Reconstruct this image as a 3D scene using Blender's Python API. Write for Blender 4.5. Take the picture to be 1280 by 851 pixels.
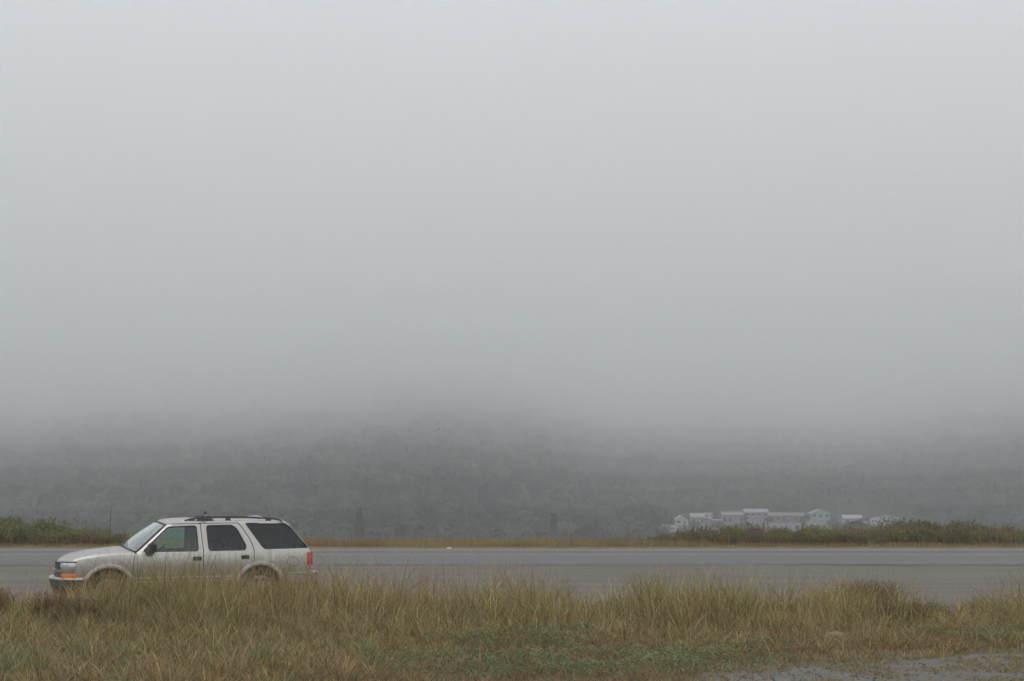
import bpy, bmesh, math, random
import numpy as np
from mathutils import Vector, Matrix, geometry as mgeo

for _o in list(bpy.data.objects):
    bpy.data.objects.remove(_o)
scene = bpy.context.scene
COL = scene.collection
R = math.radians

# ------------------------------------------------------------------ camera
EYE = 1.75
FPX = 1500.0                       # focal length in pixels of the 1280-wide photograph
PITCH = math.atan(204.5 / FPX)
cam_d = bpy.data.cameras.new('camera')
cam = bpy.data.objects.new('camera', cam_d)
COL.objects.link(cam)
cam.location = (0, 0, EYE)
cam.rotation_euler = (R(90) + PITCH, 0, 0)
cam_d.sensor_width = 36.0
cam_d.lens = FPX / 1280.0 * 36.0
cam_d.clip_start = 0.1
cam_d.clip_end = 6000.0
scene.camera = cam

# ------------------------------------------------------------------ overcast sky
SUN_EL, SUN_AZ = R(58), R(205)     # azimuth measured clockwise from +Y (the view direction)
world = bpy.data.worlds.new('World')
scene.world = world
world.use_nodes = True
wn, wl = world.node_tree.nodes, world.node_tree.links
wn.clear()
w_out = wn.new('ShaderNodeOutputWorld')
w_bg = wn.new('ShaderNodeBackground')
w_bg.inputs['Strength'].default_value = 0.1
w_sky = wn.new('ShaderNodeTexSky')
w_sky.sky_type = 'NISHITA'
w_sky.sun_disc = False
w_sky.sun_elevation = SUN_EL
w_sky.sun_rotation = SUN_AZ
w_sky.dust_density = 4.0
w_hs = wn.new('ShaderNodeHueSaturation')
w_hs.inputs['Saturation'].default_value = 0.15
w_hs.inputs['Value'].default_value = 1.0
wl.new(w_sky.outputs[0], w_hs.inputs['Color'])
# standard overcast sky: brightness grows smoothly from the horizon to the zenith
w_tc = wn.new('ShaderNodeTexCoord')
w_sep = wn.new('ShaderNodeSeparateXYZ')
wl.new(w_tc.outputs['Generated'], w_sep.inputs[0])
w_max = wn.new('ShaderNodeMath'); w_max.operation = 'MAXIMUM'; w_max.inputs[1].default_value = 0.0
wl.new(w_sep.outputs['Z'], w_max.inputs[0])
w_mad = wn.new('ShaderNodeMath'); w_mad.operation = 'MULTIPLY_ADD'
w_mad.inputs[1].default_value = 7.0      # SKY_RISE
w_mad.inputs[2].default_value = 8.1      # SKY_BASE
wl.new(w_max.outputs[0], w_mad.inputs[0])
w_tint = wn.new('ShaderNodeVectorMath'); w_tint.operation = 'SCALE'
w_tint.inputs[0].default_value = (0.962, 0.994, 1.042)
wl.new(w_mad.outputs[0], w_tint.inputs['Scale'])
w_mix = wn.new('ShaderNodeMix'); w_mix.data_type = 'RGBA'
w_mix.inputs['Factor'].default_value = 0.85
wl.new(w_hs.outputs[0], w_mix.inputs['A'])
wl.new(w_tint.outputs[0], w_mix.inputs['B'])
wl.new(w_mix.outputs['Result'], w_bg.inputs['Color'])
wl.new(w_bg.outputs[0], w_out.inputs['Surface'])

sun_d = bpy.data.lights.new('sun', 'SUN')
sun_d.energy = 0.6
sun_d.angle = R(50)
sun_d.cycles.max_bounces = 2
sun_d.color = (1.0, 0.97, 0.92)
sun = bpy.data.objects.new('sun', sun_d)
COL.objects.link(sun)
_sd = Vector((math.sin(SUN_AZ) * math.cos(SUN_EL), math.cos(SUN_AZ) * math.cos(SUN_EL), math.sin(SUN_EL)))
sun.rotation_euler = (-_sd).to_track_quat('-Z', 'Y').to_euler()
sun.location = _sd * 60

scene.view_settings.view_transform = 'Standard'
scene.view_settings.look = 'None'
scene.view_settings.exposure = 0.0
scene.view_settings.gamma = 1.0
scene.render.engine = 'CYCLES'
scene.cycles.use_denoising = True
scene.cycles.denoising_input_passes = 'RGB_ALBEDO_NORMAL'
scene.cycles.max_bounces = 8
scene.cycles.diffuse_bounces = 3
scene.cycles.volume_bounces = 4
scene.cycles.transparent_max_bounces = 16
scene.cycles.use_adaptive_sampling = True
scene.cycles.adaptive_threshold = 0.03

# ------------------------------------------------------------------ helpers
rng = np.random.default_rng(7)
pyr = random.Random(11)

def ground_point(px, py, z=0.0):
    """Where the line of sight through a pixel of the photograph meets the level z (a real place on the ground)."""
    dx, dy, dz = (px - 640.0) / FPX, 1.0, -(py - 425.5) / FPX
    c, s = math.cos(PITCH), math.sin(PITCH)
    d = Vector((dx, dy * c - dz * s, dy * s + dz * c))
    t = (z - EYE) / d.z
    return Vector((d.x * t, d.y * t, z))

def at_range(px, py, dist):
    """The point at ground distance dist (world y) in the direction of a pixel."""
    dx, dy, dz = (px - 640.0) / FPX, 1.0, -(py - 425.5) / FPX
    c, s = math.cos(PITCH), math.sin(PITCH)
    d = Vector((dx, dy * c - dz * s, dy * s + dz * c))
    t = dist / d.y
    return Vector((d.x * t, dist, EYE + d.z * t))

def _hash(ix, iy, seed):
    h = (ix.astype(np.int64) * 374761393 + iy.astype(np.int64) * 668265263 + seed * 1442695041) & 0xFFFFFFFF
    h = ((h ^ (h >> 13)) * 1274126177) & 0xFFFFFFFF
    return ((h ^ (h >> 16)) & 0xFFFFFF) / float(0xFFFFFF)

def vnoise(x, y, seed=0):
    x = np.asarray(x, float); y = np.asarray(y, float)
    ix, iy = np.floor(x), np.floor(y)
    fx, fy = x - ix, y - iy
    fx = fx * fx * (3 - 2 * fx); fy = fy * fy * (3 - 2 * fy)
    a = _hash(ix, iy, seed); b = _hash(ix + 1, iy, seed)
    c = _hash(ix, iy + 1, seed); d = _hash(ix + 1, iy + 1, seed)
    return (a * (1 - fx) + b * fx) * (1 - fy) + (c * (1 - fx) + d * fx) * fy

def fbm(x, y, seed=0, octv=3):
    t, amp, s = 0.0, 1.0, 0.0
    for k in range(octv):
        t = t + amp * vnoise(np.asarray(x) * 2 ** k, np.asarray(y) * 2 ** k, seed + k * 17)
        s += amp; amp *= 0.5
    return t / s

def smooth(a, b, x):
    t = np.clip((np.asarray(x, float) - a) / (b - a), 0, 1)
    return t * t * (3 - 2 * t)

def new_mesh(name, verts, quads=None, tris=None, col=None, smooth_shade=False):
    """A mesh from numpy arrays, with an optional per-point colour attribute 'tone'."""
    verts = np.asarray(verts, np.float32).reshape(-1, 3)
    nq = 0 if quads is None else len(quads)
    nt = 0 if tris is None else len(tris)
    loops = []
    if nq: loops.append(np.asarray(quads, np.int32).reshape(-1))
    if nt: loops.append(np.asarray(tris, np.int32).reshape(-1))
    loops = np.concatenate(loops)
    me = bpy.data.meshes.new(name)
    me.vertices.add(len(verts)); me.vertices.foreach_set('co', verts.ravel())
    me.loops.add(len(loops)); me.loops.foreach_set('vertex_index', loops)
    me.polygons.add(nq + nt)
    starts = np.concatenate([np.arange(nq) * 4, nq * 4 + np.arange(nt) * 3]).astype(np.int32)
    me.polygons.foreach_set('loop_start', starts)
    if smooth_shade:
        me.polygons.foreach_set('use_smooth', np.ones(nq + nt, bool))
    if col is not None:
        col = np.asarray(col, np.float32)
        a = me.color_attributes.new('tone', 'FLOAT_COLOR', 'POINT')
        c4 = np.ones((len(verts), 4), np.float32); c4[:, :3] = col
        a.data.foreach_set('color', c4.ravel())
    me.update(calc_edges=True)
    me.validate()
    return me

def link(name, me, mat=None, parent=None, loc=None, rz=None):
    o = bpy.data.objects.new(name, me)
    COL.objects.link(o)
    if mat is not None and me is not None and len(me.materials) == 0:
        me.materials.append(mat)
    if parent is not None: o.parent = parent
    if loc is not None: o.location = loc
    if rz is not None: o.rotation_euler[2] = rz
    return o

def tag(o, label=None, cat=None, group=None, kind=None):
    if label: o['label'] = label
    if cat: o['category'] = cat
    if group: o['group'] = group
    if kind: o['kind'] = kind
    return o

def empty(name, loc=(0, 0, 0), rz=0.0):
    o = bpy.data.objects.new(name, None)
    COL.objects.link(o)
    o.location = loc; o.rotation_euler[2] = rz
    o.empty_display_size = 0.3
    return o

def copy_tree(o, parent=None):
    c = o.copy(); COL.objects.link(c); c.parent = parent
    for ch in [k for k in o.children]:
        copy_tree(ch, c)
    return c

class MB:
    """Collects boxes, tubes and sheets into one mesh."""
    def __init__(self): self.v = []; self.f = []
    def add(self, vs, fs):
        b = len(self.v); self.v += [tuple(p) for p in vs]; self.f += [tuple(i + b for i in f) for f in fs]; return self
    def box(self, x0, x1, y0, y1, z0, z1):
        return self.add([(x0, y0, z0), (x1, y0, z0), (x1, y1, z0), (x0, y1, z0), (x0, y0, z1), (x1, y0, z1), (x1, y1, z1), (x0, y1, z1)],
                        [(3, 2, 1, 0), (4, 5, 6, 7), (0, 1, 5, 4), (1, 2, 6, 5), (2, 3, 7, 6), (3, 0, 4, 7)])
    def tube(self, pts, rad, n=8, cap=True):
        pts = [Vector(p) for p in pts]
        rads = rad if isinstance(rad, (list, tuple)) else [rad] * len(pts)
        vs, fs = [], []
        for i, p in enumerate(pts):
            t = (pts[min(i + 1, len(pts) - 1)] - pts[max(i - 1, 0)]).normalized()
            a = t.cross(Vector((0, 0, 1)) if abs(t.z) < 0.9 else Vector((1, 0, 0))).normalized()
            b = t.cross(a)
            for k in range(n):
                an = 2 * math.pi * k / n
                vs.append(p + (a * math.cos(an) + b * math.sin(an)) * rads[i])
        for i in range(len(pts) - 1):
            for k in range(n):
                k2 = (k + 1) % n
                fs.append((i * n + k, i * n + k2, (i + 1) * n + k2, (i + 1) * n + k))
        if cap:
            fs.append(tuple(range(n))[::-1]); fs.append(tuple((len(pts) - 1) * n + k for k in range(n)))
        return self.add(vs, fs)
    def mesh(self, name, smooth_shade=False, bevel=0.0, seg=2):
        me = bpy.data.meshes.new(name)
        me.from_pydata(self.v, [], self.f)
        bm = bmesh.new(); bm.from_mesh(me)
        bmesh.ops.recalc_face_normals(bm, faces=bm.faces)
        if bevel > 0:
            ed = [e for e in bm.edges if len(e.link_faces) == 2 and e.calc_face_angle(0) > 0.6]
            bmesh.ops.bevel(bm, geom=ed, offset=bevel, segments=seg, affect='EDGES', clamp_overlap=True)
        bm.to_mesh(me); bm.free()
        if smooth_shade:
            me.polygons.foreach_set('use_smooth', np.ones(len(me.polygons), bool))
            me.set_sharp_from_angle(angle=R(38))
        return me
    def build(self, name, mat, parent=None, smooth_shade=False, bevel=0.0, seg=2):
        return link(name, self.mesh(name, smooth_shade, bevel, seg), mat, parent)

# ------------------------------------------------------------------ materials
def mat_new(name):
    m = bpy.data.materials.new(name); m.use_nodes = True
    n, l = m.node_tree.nodes, m.node_tree.links
    b = n['Principled BSDF']
    return m, n, l, b

def simple(name, col, rough=0.6, metal=0.0, spec=0.5, coat=0.0, vary=0.0, scale=8.0, bump=0.0):
    m, n, l, b = mat_new(name)
    b.inputs['Base Color'].default_value = (*col, 1)
    b.inputs['Roughness'].default_value = rough
    b.inputs['Metallic'].default_value = metal
    b.inputs['Specular IOR Level'].default_value = spec
    b.inputs['Coat Weight'].default_value = coat
    if vary > 0:
        tc = n.new('ShaderNodeTexCoord'); nz = n.new('ShaderNodeTexNoise')
        nz.inputs['Scale'].default_value = scale; nz.inputs['Detail'].default_value = 6
        l.new(tc.outputs['Object'], nz.inputs['Vector'])
        mr = n.new('ShaderNodeMapRange')
        mr.inputs['From Min'].default_value = 0.3; mr.inputs['From Max'].default_value = 0.7
        mr.inputs['To Min'].default_value = 1 - vary; mr.inputs['To Max'].default_value = 1 + vary
        l.new(nz.outputs['Fac'], mr.inputs['Value'])
        sc = n.new('ShaderNodeVectorMath'); sc.operation = 'SCALE'
        sc.inputs[0].default_value = col
        l.new(mr.outputs[0], sc.inputs['Scale']); l.new(sc.outputs[0], b.inputs['Base Color'])
        if bump > 0:
            bp = n.new('ShaderNodeBump'); bp.inputs['Strength'].default_value = bump
            l.new(nz.outputs['Fac'], bp.inputs['Height']); l.new(bp.outputs[0], b.inputs['Normal'])
    return m

def leaf_mat(name, transl=0.3, rough=0.6, rand=0.0):
    """Foliage coloured by the 'tone' of each leaf, with light passing through it."""
    m, n, l, b = mat_new(name)
    at = n.new('ShaderNodeAttribute'); at.attribute_name = 'tone'
    src = at.outputs['Color']
    if rand > 0:
        oi = n.new('ShaderNodeObjectInfo')
        mr = n.new('ShaderNodeMapRange')
        mr.inputs['To Min'].default_value = 1 - rand; mr.inputs['To Max'].default_value = 1 + rand
        l.new(oi.outputs['Random'], mr.inputs['Value'])
        sc = n.new('ShaderNodeVectorMath'); sc.operation = 'SCALE'
        l.new(src, sc.inputs[0]); l.new(mr.outputs[0], sc.inputs['Scale'])
        src = sc.outputs[0]
    b.inputs['Roughness'].default_value = rough
    b.inputs['Specular IOR Level'].default_value = 0.25
    l.new(src, b.inputs['Base Color'])
    tr = n.new('ShaderNodeBsdfTranslucent'); l.new(src, tr.inputs['Color'])
    mx = n.new('ShaderNodeMixShader'); mx.inputs[0].default_value = transl
    l.new(b.outputs[0], mx.inputs[1]); l.new(tr.outputs[0], mx.inputs[2])
    l.new(mx.outputs[0], n['Material Output'].inputs['Surface'])
    return m

LEAF = leaf_mat('foliage', 0.3, 0.6)
LEAF_FAR = leaf_mat('forest_foliage', 0.2, 0.7, rand=0.48)
GRASS = leaf_mat('grass_blade', 0.25, 0.7)
BARK = simple('bark', (0.11, 0.085, 0.065), 0.9, vary=0.3, scale=3.0)
BARK_PALE = simple('pale_bark', (0.34, 0.32, 0.29), 0.9, vary=0.25, scale=1.5)
# ================================================================== the land
def terrain_z(x, y):
    x = np.asarray(x, float); y = np.asarray(y, float)
    near = 0.10 * (fbm(x * 0.5, y * 0.5, 3) - 0.5) + 0.05 * smooth(18.5, 16.0, y)
    near = near * smooth(19.5, 17.5, y) - 0.03 * smooth(18.2, 20.0, y)
    near = np.where(y > 47.6, -0.03 + 0.06 * smooth(47.6, 48.6, y), near)
    drop = -21.0 * smooth(53.0, 210.0, y)
    x0 = 120.0 * (fbm(x / 160.0 + 3.1, x * 0 + 0.7, 5) - 0.5)
    town = smooth(-45, 62, x) * smooth(240, 172, x)          # the level terrace of the settlement
    start = 362.0 + 0.35 * x0 - 30.0 * smooth(200, 290, x) + 20 * smooth(-60, -200, x)
    start = start * (1 - town) + 536.0 * town
    up = np.clip(y - start, 0, None)
    hill = up * (0.27 + 0.16 * town) + up * up * 0.00035
    gully = (fbm(x / 85.0, y / 260.0, 21, 4) - 0.5) * 26.0 * smooth(0, 110, up)
    terrace = town * smooth(408, 448, y) * (12.0 + np.clip(y - 470.0, -25, 70) * 0.050)
    z = near + drop + hill + gully + terrace
    return np.minimum(z, 138.0)

ys = np.concatenate([np.linspace(-40, 8, 10), np.linspace(8.5, 20, 60), np.linspace(21, 47, 14), np.linspace(47.5, 60, 20),
                     np.linspace(64, 330, 40), np.linspace(336, 960, 130)])
xs_n = np.concatenate([np.linspace(-860, -420, 20), np.linspace(-410, -60, 60), np.linspace(-54, -12, 14), np.linspace(-11, 11, 90),
                       np.linspace(12, 54, 14), np.linspace(60, 410, 60), np.linspace(420, 860, 20)])
GX, GY = np.meshgrid(xs_n, ys)
GZ = terrain_z(GX, GY)
nx, ny = len(xs_n), len(ys)
ii = (np.arange(ny - 1)[:, None] * nx + np.arange(nx - 1)[None, :]).ravel()
quads = np.stack([ii, ii + 1, ii + nx + 1, ii + nx], 1)
me = new_mesh('ground', np.stack([GX, GY, GZ], -1), quads, smooth_shade=True)

SOIL, n, l, b = mat_new('soil')
tc = n.new('ShaderNodeTexCoord')
nz = n.new('ShaderNodeTexNoise'); nz.inputs['Scale'].default_value = 1.3; nz.inputs['Detail'].default_value = 9; nz.inputs['Roughness'].default_value = 0.65
nz2 = n.new('ShaderNodeTexNoise'); nz2.inputs['Scale'].default_value = 40.0; nz2.inputs['Detail'].default_value = 5
l.new(tc.outputs['Object'], nz.inputs['Vector']); l.new(tc.outputs['Object'], nz2.inputs['Vector'])
cr = n.new('ShaderNodeValToRGB')
e = cr.color_ramp.elements
e[0].position = 0.30; e[0].color = (0.060, 0.050, 0.030, 1)
e[1].position = 0.72; e[1].color = (0.17, 0.125, 0.075, 1)
k = cr.color_ramp.elements.new(0.5); k.color = (0.095, 0.082, 0.045, 1)
l.new(nz.outputs['Fac'], cr.inputs['Fac'])
mx = n.new('ShaderNodeMix'); mx.data_type = 'RGBA'; mx.blend_type = 'OVERLAY'; mx.inputs['Factor'].default_value = 0.6
l.new(cr.outputs['Color'], mx.inputs['A']); l.new(nz2.outputs['Color'], mx.inputs['B'])
# beyond the road the earth is covered with low green scrub
sp_ = n.new('ShaderNodeSeparateXYZ'); l.new(tc.outputs['Object'], sp_.inputs[0])
far = n.new('ShaderNodeMapRange'); far.inputs['From Min'].default_value = 52; far.inputs['From Max'].default_value = 120
l.new(sp_.outputs['Y'], far.inputs['Value'])
mg = n.new('ShaderNodeMix'); mg.data_type = 'RGBA'; mg.inputs['B'].default_value = (0.045, 0.055, 0.030, 1)
l.new(far.outputs[0], mg.inputs['Factor']); l.new(mx.outputs['Result'], mg.inputs['A'])
l.new(mg.outputs['Result'], b.inputs['Base Color'])
b.inputs['Roughness'].default_value = 0.95
bp = n.new('ShaderNodeBump'); bp.inputs['Strength'].default_value = 0.5; bp.inputs['Distance'].default_value = 0.03
l.new(nz2.outputs['Fac'], bp.inputs['Height']); l.new(bp.outputs[0], b.inputs['Normal'])
ground = link('ground', me, SOIL)
tag(ground, 'brown earth falling away beyond the road to a wooded hillside', kind='structure')

# ------------------------------------------------------------------ road, gravel lay-by, painted lines
def sheet(name, x0, x1, y0, y1, z, mat, nxs=60, nys=8, wob=0.0, dz=0.0, seed=1):
    X, Y = np.meshgrid(np.linspace(x0, x1, nxs), np.linspace(y0, y1, nys))
    if wob > 0:
        ed = (np.arange(nys) == 0)[:, None] * 1.0
        Y = Y + ed * wob * (fbm(X * 0.6, X * 0, seed, 4) - 0.5) * 2
    Z = z + dz * (fbm(X * 0.4, Y * 0.4, seed + 4) - 0.5)
    i = (np.arange(nys - 1)[:, None] * nxs + np.arange(nxs - 1)[None, :]).ravel()
    m_ = new_mesh(name, np.stack([X, Y, Z], -1), np.stack([i, i + 1, i + nxs + 1, i + nxs], 1), smooth_shade=True)
    return link(name, m_, mat)

def paving(name, c_dark, c_light, grain, streaks, tyre=None, patch=(0.35, 0.7), bump=0.25, warm=None):
    m, n, l, b = mat_new(name)
    tc = n.new('ShaderNodeTexCoord')
    mp = n.new('ShaderNodeMapping'); mp.inputs['Scale'].default_value = streaks
    l.new(tc.outputs['Object'], mp.inputs['Vector'])
    a = n.new('ShaderNodeTexNoise'); a.inputs['Scale'].default_value = 1.0; a.inputs['Detail'].default_value = 8; a.inputs['Roughness'].default_value = 0.7
    l.new(mp.outputs[0], a.inputs['Vector'])
    g = n.new('ShaderNodeTexNoise'); g.inputs['Scale'].default_value = grain; g.inputs['Detail'].default_value = 3
    l.new(tc.outputs['Object'], g.inputs['Vector'])
    ad = n.new('ShaderNodeMath'); ad.operation = 'MULTIPLY_ADD'; ad.inputs[1].default_value = 0.55
    l.new(g.outputs['Fac'], ad.inputs[0]); 
    sb = n.new('ShaderNodeMath'); sb.operation = 'MULTIPLY'; sb.inputs[1].default_value = 0.45
    l.new(a.outputs['Fac'], sb.inputs[0]); l.new(sb.outputs[0], ad.inputs[2])
    cr = n.new('ShaderNodeValToRGB'); e = cr.color_ramp.elements
    e[0].position = patch[0]; e[0].color = (*c_dark, 1); e[1].position = patch[1]; e[1].color = (*c_light, 1)
    l.new(ad.outputs[0], cr.inputs['Fac'])
    src = cr.outputs['Color']
    if tyre:
        # worn wheel tracks polished into the lanes
        sp = n.new('ShaderNodeSeparateXYZ'); l.new(tc.outputs['Object'], sp.inputs[0])
        wv = n.new('ShaderNodeValToRGB'); w = wv.color_ramp.elements
        mr = n.new('ShaderNodeMapRange'); mr.inputs['From Min'].default_value = tyre[0]; mr.inputs['From Max'].default_value = tyre[1]
        l.new(sp.outputs['Y'], mr.inputs['Value']); l.new(mr.outputs[0], wv.inputs['Fac'])
        w[0].position = 0.0; w[0].color = (1, 1, 1, 1); w[1].position = 1.0; w[1].color = (1, 1, 1, 1)
        for p_, v_ in tyre[2]:
            q = wv.color_ramp.elements.new(p_); q.color = (v_, v_, v_, 1)
        mm = n.new('ShaderNodeMix'); mm.data_type = 'RGBA'; mm.blend_type = 'MULTIPLY'; mm.inputs['Factor'].default_value = 1.0
        l.new(src, mm.inputs['A']); l.new(wv.outputs['Color'], mm.inputs['B']); src = mm.outputs['Result']
    l.new(src, b.inputs['Base Color'])
    b.inputs['Roughness'].default_value = 0.88
    b.inputs['Specular IOR Level'].default_value = 0.3
    bp = n.new('ShaderNodeBump'); bp.inputs['Strength'].default_value = bump; bp.inputs['Distance'].default_value = 0.01
    l.new(g.outputs['Fac'], bp.inputs['Height']); l.new(bp.outputs[0], b.inputs['Normal'])
    return m

Y_FAR = ground_point(640, 684.2).y       # far edge of the paving
Y_LINE1 = ground_point(640, 687.6).y     # far edge line
Y_LINE2 = ground_point(640, 693.3).y     # centre line
Y_SEAM = ground_point(640, 706.0).y      # where the asphalt ends and the lay-by begins
ROAD = paving('asphalt', (0.084, 0.082, 0.077), (0.160, 0.156, 0.148), 30.0, (0.05, 1.4, 1.0),
              tyre=(Y_SEAM, Y_FAR, [(0.10, 1.0), (0.2, 0.97), (0.34, 1.02), (0.5, 0.98), (0.60, 1.0), (0.66, 0.90), (0.74, 0.96), (0.82, 0.88), (0.88, 1.0)]))
LAYBY = paving('lay_by_gravel', (0.066, 0.060, 0.050), (0.182, 0.165, 0.138), 22.0, (0.12, 0.9, 1.0), bump=0.5)
road = sheet('road', -120, 120, Y_SEAM, Y_LINE1 + 0.7, 0.0125, ROAD, 120, 12, wob=0.16, seed=4)
tag(road, 'grey asphalt two lane road crossing the view', kind='structure')
layby = sheet('lay_by', -120, 120, 18.9, Y_SEAM + 0.5, 0.0, LAYBY, 240, 24, wob=0.5, dz=0.02, seed=9)
tag(layby, 'dusty gravel lay by between the road and the grass', kind='structure')
SHOULDER = paving('shoulder_gravel', (0.16, 0.148, 0.12), (0.26, 0.243, 0.20), 26.0, (0.2, 1.0, 1.0), bump=0.5)
shoulder = sheet('road_shoulder', -120, 120, Y_LINE1 + 0.45, Y_FAR + 0.5, 0.006, SHOULDER, 160, 4, wob=0.06, seed=15)
tag(shoulder, 'pale gravel shoulder on the far side of the road', kind='structure')
PAINT = paving('road_paint', (0.24, 0.24, 0.23), (0.46, 0.46, 0.44), 6.0, (0.4, 2.0, 1.0), patch=(0.38, 0.55), bump=0.1)
for yy, w_, nm in ((Y_LINE1, 0.16, 'far white edge line of the road'), (Y_LINE2, 0.15, 'worn white centre line of the road')):
    o = sheet('road_marking', -120, 120, yy - w_ / 2, yy + w_ / 2, 0.0170, PAINT, 100, 2)
    tag(o, nm, kind='structure')
# ================================================================== trees
def rand_unit(n, g):
    v = g.normal(size=(n, 3)); return v / np.linalg.norm(v, axis=1, keepdims=True)

def leaf_cards(pos, nrm, size, aspect, g):
    """Four-sided leaves of given size about given normals: (verts, quads)."""
    n = len(pos)
    r = rand_unit(n, g)
    a = np.cross(nrm, r); a /= np.linalg.norm(a, axis=1, keepdims=True) + 1e-9
    b = np.cross(nrm, a)
    s = size[:, None]
    p0 = pos - a * s; p1 = pos - b * s * aspect; p2 = pos + a * s; p3 = pos + b * s * aspect
    bend = nrm * s * 0.25
    v = np.stack([p0, p1 + bend, p2, p3 + bend], 1).reshape(-1, 3)
    q = np.arange(4 * n).reshape(-1, 4)
    return v, q

def crown_mesh(name, seed, h, wid, base, n_leaf, leaf, cols, lobes=9, cone=False):
    g = np.random.default_rng(seed)
    pos, nrm, tone = [], [], []
    if cone:
        k = n_leaf
        t = g.random(k) ** 0.7
        z = base + (h - base) * (1 - t)
        tier = 0.75 + 0.25 * np.sin(z / h * 34 + g.random() * 6)
        ang = g.random(k) * 2 * np.pi
        rad = wid * 0.5 * t * tier * (0.45 + 0.55 * g.random(k) ** 0.5) * (1 + 0.25 * np.sin(ang * 5 + z))
        p = np.stack([rad * np.cos(ang), rad * np.sin(ang), z - rad * 0.35], 1)
        nn = np.stack([np.cos(ang), np.sin(ang), np.full(k, 0.9)], 1) + g.normal(size=(k, 3)) * 0.5
        pos.append(p); nrm.append(nn / np.linalg.norm(nn, axis=1, keepdims=True))
        tone.append(g.random(k))
    else:
        for j in range(lobes):
            an = g.random() * 2 * np.pi
            rr = wid * 0.32 * math.sqrt(g.random())
            zc = base + (h - base) * (0.30 + 0.48 * g.random())
            c = np.array([rr * math.cos(an), rr * math.sin(an), zc])
            r_ = wid * (0.20 + 0.14 * g.random())
            if j == 0: c = np.array([0, 0, base + (h - base) * 0.62]); r_ = wid * 0.32
            k = n_leaf // lobes
            d = rand_unit(k, g); d[:, 2] = np.where(d[:, 2] < -0.35, -d[:, 2], d[:, 2])
            lump = 0.86 + 0.20 * g.random(k)
            p = c + d * (r_ * lump)[:, None] * np.array([1, 1, 0.82])
            nn = d + g.normal(size=(k, 3)) * 0.16
            pos.append(p); nrm.append(nn / np.linalg.norm(nn, axis=1, keepdims=True))
            tone.append(np.clip(g.random() * 0.65 + g.random(k) * 0.08 + 0.3 * np.clip(d[:, 2], 0, 1) * g.random(), 0, 1))  # top light painted in: leaves facing up take the paler colour
    pos = np.concatenate(pos); nrm = np.concatenate(nrm); tone = np.concatenate(tone)
    v, q = leaf_cards(pos, nrm, leaf * (0.6 + 0.8 * g.random(len(pos))), 0.62, g)
    cols = np.asarray(cols)
    c = cols[0] * (1 - tone[:, None]) + cols[1] * tone[:, None]
    return new_mesh(name, v, q, col=np.repeat(c, 4, 0))

def trunk_mb(h, r, g, limbs=5, top=0.8):
    m = MB()
    x = y = 0.0; pts = []; rs = []
    for k in range(6):
        t = k / 5
        pts.append((x, y, h * top * t)); rs.append(r * (1 - 0.8 * t) + 0.01)
        x += g.normal() * 0.02 * h; y += g.normal() * 0.02 * h
    m.tube(pts, rs, 7)
    for j in range(limbs):
        k = 2 + j % 3
        p = Vector(pts[k]); an = g.random() * 6.28; L = h * (0.18 + 0.14 * g.random())
        q = p + Vector((math.cos(an) * L, math.sin(an) * L, L * 0.7))
        m.tube([p, p.lerp(q, 0.5) + Vector((0, 0, L * 0.08)), q], [rs[k] * 0.55, rs[k] * 0.35, 0.02], 5)
    return m

DARK_GREEN = ((0.016, 0.032, 0.018), (0.055, 0.082, 0.042))
MID_GREEN = ((0.022, 0.040, 0.020), (0.080, 0.105, 0.050))
OLIVE = ((0.040, 0.052, 0.026), (0.115, 0.125, 0.060))
CONIFER = ((0.012, 0.022, 0.014), (0.038, 0.055, 0.030))

gt = np.random.default_rng(77)
src_col = bpy.data.collections.new('forest_sources')
def forest_source(name, crown, trunk):
    """One crown and its trunk in a single mesh, scattered over the hill as the wood."""
    bm = bmesh.new(); bm.from_mesh(crown); nf = len(bm.faces); bm.from_mesh(trunk)
    bm.faces.ensure_lookup_table()
    for f in bm.faces[nf:]: f.material_index = 1
    m_ = bpy.data.meshes.new(name); bm.to_mesh(m_); bm.free()
    m_.materials.append(LEAF_FAR); m_.materials.append(BARK)
    o = bpy.data.objects.new(name, m_); src_col.objects.link(o)
crowns = []
for k, (h, w, base, nl, lf, cc, lb) in enumerate([
        (9.0, 8.0, 1.4, 420, 0.80, DARK_GREEN, 7), (7.5, 8.6, 0.8, 420, 0.80, MID_GREEN, 8), (11.0, 7.4, 2.0, 420, 0.80, DARK_GREEN, 7),
        (6.0, 7.4, 0.4, 360, 0.70, OLIVE, 7), (8.4, 6.4, 1.0, 360, 0.70, MID_GREEN, 6)]):
    c = crown_mesh('crown', 100 + k, h, w, base, nl, lf, cc, lb)
    t = trunk_mb(h, 0.16, gt, 3).mesh('trunk')
    crowns.append((c, t, h))
    forest_source('wood_tree_%d' % k, c, t)
for k, (h, w) in enumerate([(13.0, 5.6), (11.0, 5.2)]):
    c = crown_mesh('crown', 140 + k, h, w, 1.5, 420, 0.62, CONIFER, cone=True)
    t = trunk_mb(h, 0.22, gt, 0, 0.95).mesh('trunk')
    crowns.append((c, t, h))
    forest_source('wood_tree_c%d' % k, c, t)

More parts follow.
